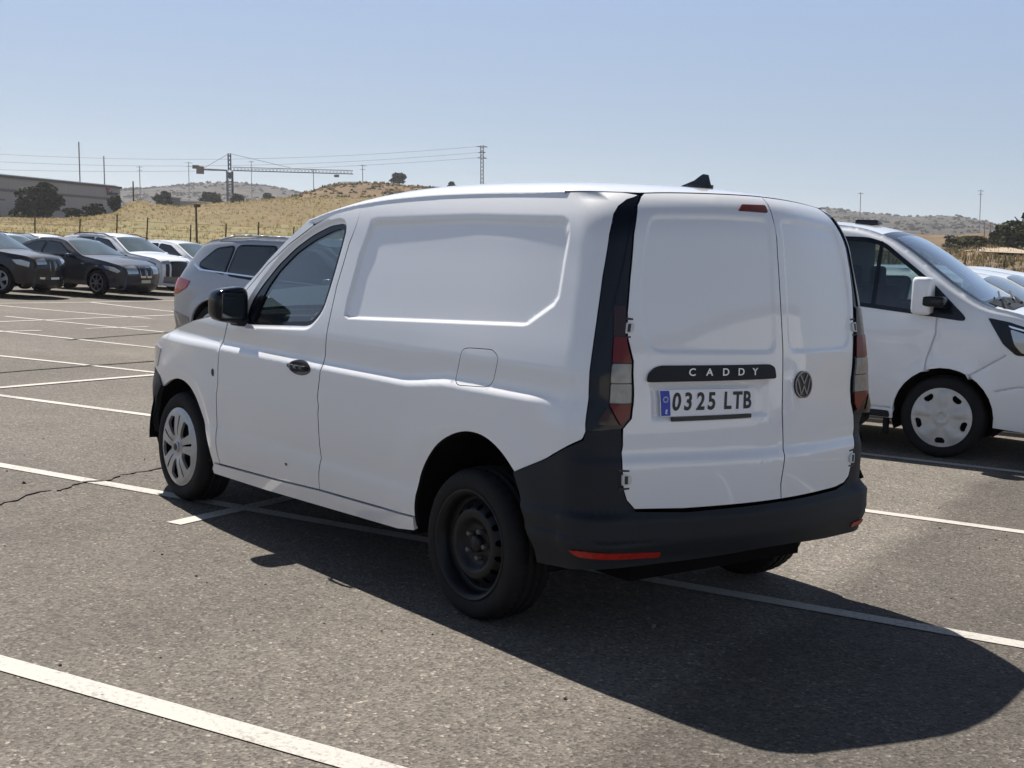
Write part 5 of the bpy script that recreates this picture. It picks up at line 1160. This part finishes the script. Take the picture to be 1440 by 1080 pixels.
post('wooden_post', 'bare brown post on the mound beside the warehouse', 'post', -22.95, 148, 2.1, .09)
# low earth bank with dark rubble at the foot of the field
ew = thing('retaining_wall', 'low dark grey wall at the edge of the lot behind the white cars', 'wall', land_at(55.5, -26)); loc = Vector(ew.location)
wm = MB(); prev = None
for i in range(40):
    p = Vector(land_at(55.0, -23.2-.25*i))-loc
    if prev is not None:
        d_ = (p-prev); wm.box((p+prev)/2+Vector((0, 0, .12)), (d_.length/2+.01, .10, .50), Matrix.Rotation(math.atan2(d_.y, d_.x), 3, 'Z'))
    prev = p
wm.build('wall_body', pbr('dark_concrete', (.085, .08, .075), .9, var=.3, vscale=1.2), ew)
rb_ = thing('tyre_stack', 'dark heap of old tyres on the bank above the white SUV roof', 'heap', land_at(52, -22.3)); 
hm = MB()
for i in range(26):
    a_ = -21.75-.05*i; p = Vector(land_at(52.5, a_))-Vector(rb_.location); hm.box(p+Vector((0, 0, .62+rnd.uniform(0, .18))), (rnd.uniform(.08, .2), .2, rnd.uniform(.10, .22)), Matrix.Rotation(rnd.uniform(0, 3), 3, 'Z'))
hm.build('tyre_heap', MAT['rubber'], rb_, bevel=.04)

# ---- warehouse
x0, y0 = 204.7-2, -59.55; x1, y1 = 225.28, -90.13
ux = Vector((x1-x0, y1-y0, 0)); LW = ux.length; ang = math.atan2(ux.y, ux.x); zb_ = 1.2
wh = thing('warehouse', 'long grey flat-roofed warehouse with a small sign at its right end', 'warehouse', (x0, y0, zb_), ang)
WM = pbr('warehouse_wall', (.34, .33, .335), .8, var=.06, vscale=.15); WT = pbr('warehouse_band', (.16, .155, .15), .8); WE = pbr('roof_edge', (.10, .095, .09), .7); WW = pbr('roof_membrane', (.75, .75, .73), .7)
E0 = -60
wl = MB(); wl.box(((LW+E0)/2, 12, 3.6), ((LW-E0)/2, 12, 3.6)); wl.build('wall', WM, wh)
pmesh = None
for i in range(21):
    X_ = LW-.9-4.0*i
    if pmesh is None: o = MB().box((0, -.03, 3.6), (1.97, .05, 3.4)).build('wall_panel', WM, wh); pmesh = o.data
    else: o = link('wall_panel', pmesh, None, wh)
    o.location = (X_-1.1, 0, 0)
MB().box(((LW+E0)/2, -.12, 5.2), ((LW-E0)/2, .05, .22)).build('wall_band', WT, wh)
MB().box(((LW+E0)/2, 11.9, 7.30), ((LW-E0)/2+.15, 12.2, .17)).build('roof_edge', WE, wh)
MB().box(((LW+E0)/2, 12.2, 7.55), ((LW-E0)/2-.1, 11.6, .10)).build('roof', WW, wh)
dm = None
for i in range(5):
    if dm is None: o = MB().box((0, -.2, 1.9), (1.5, .12, 1.5)).build('dock_door', pbr('dock_dark', (.035, .036, .04), .6), wh); dm = o.data
    else: o = link('dock_door', dm, None, wh)
    o.location = (1.2-4.2*i, 0, 0)
cn = MB().box((-6, -.9, 3.7), (9, .8, .14)).build('dock_canopy', WT, wh)
Rm = Matrix.Translation((LW-2.75, -.2, 6.15)) @ Matrix.Rotation(math.pi/2, 4, 'X')
text_mesh('sign_lettering', 'Eudocar', 1.05, pbr('sign_dark', (.05, .045, .06), .6), wh, Rm, .04, 1.0, bold=.03)
MB().box((LW-4.2, -.2, 6.85), (.50, .05, .17)).build('sign_mark', pbr('sign_red', (.35, .03, .05), .6), wh)

# ---- sheds and a grey roof left of the crane
for lab, az, r, w_, d_, h_, c in (('long low white shed below the grey hill left of the crane', -25.3, 345, 9, 4, 1.6, (.62, .62, .60)), ('small pale shed among the bushes left of the crane', -24.55, 335, 3, 3, 2.6, (.42, .42, .42))):
    x, y, z = land_at(r, az); e = thing('shed', lab, 'shed', (x, y, z), math.radians(az+90)); 
    MB().box((0, 0, h_/2-.2), (w_/2, d_/2, h_/2+.3)).build('wall', pbr('shed_wall', tuple(q*.45 for q in c), .8), e); MB().box((0, 0, h_+.16), (w_/2+.3, d_/2+.3, .10)).build('roof', pbr('shed_roof', c, .6), e)

# ---- tower crane
CR = pbr('crane_steel', (.13, .14, .17), .6); CB = pbr('crane_blue', (.04, .055, .12), .5); CW_ = pbr('counterweight', (.14, .11, .085), .8)
xb, yb, zb2 = land_at(392, -26.84); e = thing('tower_crane', 'tower crane with long horizontal jib over the distant hill', 'crane', (xb, yb, zb2))
top = 23.9-zb2; jz = 19.1-zb2
dj = Vector((325.71-346.9, -199.55+172.9, 0)).normalized(); side_ = Vector((-dj.y, dj.x, 0)); U = UP
def lat(mb, a, b, wv, wu, n, r, tri=False):
    """lattice girder from a to b"""
    a, b = Vector(a), Vector(b); c4 = [wv*-1-wu*0, wv-wu*0, wv*0+wu] if tri else [-wv-wu, wv-wu, wv+wu, -wv+wu]
    for c in c4: mb.tube(a+c, b+c, r, r, 4)
    for i in range(n):
        p, q = a+(b-a)*i/n, a+(b-a)*(i+1)/n
        for k in range(len(c4)): mb.tube(p+c4[k], q+c4[(k+1) % len(c4)], r*.6, r*.6, 3)
m = MB(); lat(m, (0, 0, -.5), U*(jz-.2), side_*.75, dj*.75, 12, .15); m.build('mast', CB, e)
m = MB(); lat(m, U*jz, U*top, side_*.3, dj*.35, 4, .14); m.build('apex', CB, e)
m = MB(); lat(m, U*jz+dj*.8, U*jz+dj*35.2+U*.6, side_*.55, U*1.0, 34, .10, True); m.build('jib', CR, e)
m = MB(); lat(m, U*jz-dj*.8, U*jz-dj*9.2, side_*.5, U*.12, 8, .10); m.build('counter_jib', CR, e)
MB().box(U*(jz-.3)-dj*8.4, (.9, .9, 1.05), Matrix.Rotation(math.atan2(dj.y, dj.x), 3, 'Z')).build('counterweight', CW_, e)
MB().box(U*(jz+.55)-dj*9.6, (.9, .6, .5), Matrix.Rotation(math.atan2(dj.y, dj.x), 3, 'Z')).build('winch', CW_, e)
MB().box(U*(jz-1.4)+side_*.2, (.55, .55, .8)).build('cab', CB, e)
MB().tube(U*top, U*(jz+.2)-dj*7.6, .06, .06, 4).build('tie_bar', CR, e); MB().tube(U*top, U*(jz+1.5)+dj*17.5, .06, .06, 4).build('tie_bar', CR, e)
MB().box(U*(jz-.15)+dj*30.5, (.7, .4, .35)).build('trolley', CR, e)

# ---- pylon, poles and cables
PY = pbr('galvanised_steel', (.16, .165, .175), .6)
def pylon(label, az, r, ztop_, arms, wd, aw, zb=None, group=None, th=.10):
    x, y, z = land_at(r, az); z = z if zb is None else zb; e = thing('power_pylon', label, 'pylon', (x, y, z)); H = ztop_-z; sd = Vector((_r[0], _r[1], 0)).normalized(); fw = Vector((-sd.y, sd.x, 0))
    if group: e['group'] = group
    m = MB(); lat(m, (0, 0, -.5), UP*H, sd*wd, fw*wd, max(4, int(H/1.1)), th); m.build('tower', PY, e); pts = []
    for i, q in enumerate(arms):
        m = MB(); a = aw[i]; m.tube(UP*(H-q)-sd*a, UP*(H-q)+sd*a, th*1.2, th*1.2, 4); m.tube(UP*(H-q+.5)-sd*.1, UP*(H-q)-sd*a, th*.5, th*.5, 3); m.tube(UP*(H-q+.5)+sd*.1, UP*(H-q)+sd*a, th*.5, th*.5, 3); m.build('cross_arm', PY, e)
        pts.append(Vector((x, y, z))+UP*(H-q)-sd*a)
    return pts
pp = pylon('lattice power pylon with three short cross arms above the van roof', -37.39, 425, 32.4, (.4, 2.2, 3.9), .42, (1.7, 1.1, 1.5), th=.12)
ends = [Vector((466.7, -58.7, 26.4)), Vector((466.3, -58.6, 23.4)), Vector((465.8, -58.5, 18.3))]; SAG = (6.75, 6.5, 5.0)
def cable(label, a, b, sag):
    m = MB(); n_ = 36; P = [a+(b-a)*i/n_-UP*sag*4*(i/n_)*(1-i/n_) for i in range(n_+1)]
    for p, q in zip(P[:-1], P[1:]): m.tube(p, q, .045, .045, 4)
    tag(m.build('power_cable', PY), label, 'cable', 'cables running left from the pylon')
for i, w_ in enumerate(('topmost', 'middle', 'lowest')): cable(f'{w_} of the power cables sagging left from the lattice pylon', pp[i], ends[i], SAG[i])
for lab, az, r, zt, arms, aw in (
        ('tall bare mast above the middle of the warehouse roof', -20.9, 420, 26.2, (), ()), ('thin pole above the right part of the warehouse roof', -21.85, 460, 24.5, (), ()),
        ('distant pylon on the skyline just right of the warehouse', -23.25, 620, 29, (.5, 2), (1.5, 1.2)), ('distant lattice pylon on the hill left of the crane', -25.2, 900, 46, (.8, 3), (2.6, 2.0)),
        ('distant pylon on the hilltop right of the crane mast', -27.75, 900, 49, (.8,), (2.0,)), ('thin pylon on the brown ridge at the jib tip', -30.3, 800, 41, (.8,), (2.0,)), ('thin pylon on the ridge behind the pale bushy tree', -32.35, 800, 45, (.8, 3), (2.2, 1.6)),
        ('thin pylon on the far hill just right of the van tail', -53.3, 900, 46, (.8,), (2.0,)), ('dark pylon on the hilltop at the far right', -58.0, 900, 50, (.8, 3), (2.0, 1.5))):
    pylon(lab, az, r, zt, arms, .10, aw, th=.06 if r < 700 else .11)
for i, (az, lab) in enumerate(((-58.2, 'leftmost of three thin pale posts on the track side of the slope'), (-58.42, 'middle one of three thin pale posts on the slope'), (-58.62, 'rightmost of three thin pale posts beside the dirt track'))):
    post('pale_post', lab, 'post', az, 190, 4.2, .09, None, pbr('pale_pink_post', (.34, .25, .20), .8))['group'] = 'thin pale posts on the right-hand slope'

# ================================================================== BEHIND THE CAMERA (seen mirrored in the paint and glass)
g4 = 'cars parked behind the photographer'
another(hat, 'white hatchback parked behind the photographer, mirrored in the rear doors', -14.5, -6.5, 0, DA+.5, group=g4)
another(peu, 'white SUV parked behind the photographer, mirrored in the rear doors', -13.0, -9.6, 0, DA+.5, group=g4)
another(hat, 'dark hatchback parked behind the photographer', -15.0, -12.6, 0, DA+.5, mat=MAT['navy'], group=g4)
another(peu, 'white SUV parked to the left of the photographer, mirrored in the van side', 7.5, 13.0, 0, DA-1.57, group=g4)
another(hat, 'grey hatchback parked to the left of the photographer, mirrored in the van side', 10.2, 12.6, 0, DA-1.57, mat=MAT['greyp'], group=g4)
hb_ = thing('warehouse', 'white clad warehouse behind the photographer, mirrored in the rear doors', 'warehouse', (-25, -14, -.4), math.radians(102))
CONC = pbr('white_cladding', (.72, .71, .69), .85, var=.08, vscale=.4)
MB().box((0, 9, 2.6), (30, 9, 2.6)).build('wall', CONC, hb_); pm_ = None
for i in range(14):
    if pm_ is None: o = MB().box((0, -.06, 2.6), (2.1, .07, 2.5)).build('wall_panel', CONC, hb_); pm_ = o.data
    else: o = link('wall_panel', pm_, None, hb_)
    o.location = (-28.2+4.35*i, 0, 0)
MB().box((0, 8.9, 5.35), (30.2, 9.3, .16)).build('roof_edge', WE, hb_)

# ================================================================== AIR
hz = MB().box((0, 0, 44), (6300, 6300, 46)).build('haze', None)
hm_ = bpy.data.materials.new('haze_air'); hm_.use_nodes = True; hn = hm_.node_tree.nodes; hn.clear()
ho = hn.new('ShaderNodeOutputMaterial'); hv = hn.new('ShaderNodeVolumePrincipled')
hv.inputs['Color'].default_value = (.93, .95, 1, 1); hv.inputs['Density'].default_value = .0002; hv.inputs['Anisotropy'].default_value = .3
hm_.node_tree.links.new(hv.outputs[0], ho.inputs['Volume']); hz.data.materials.append(hm_)
tag(hz, 'thin summer haze filling the air over the land', kind='stuff')
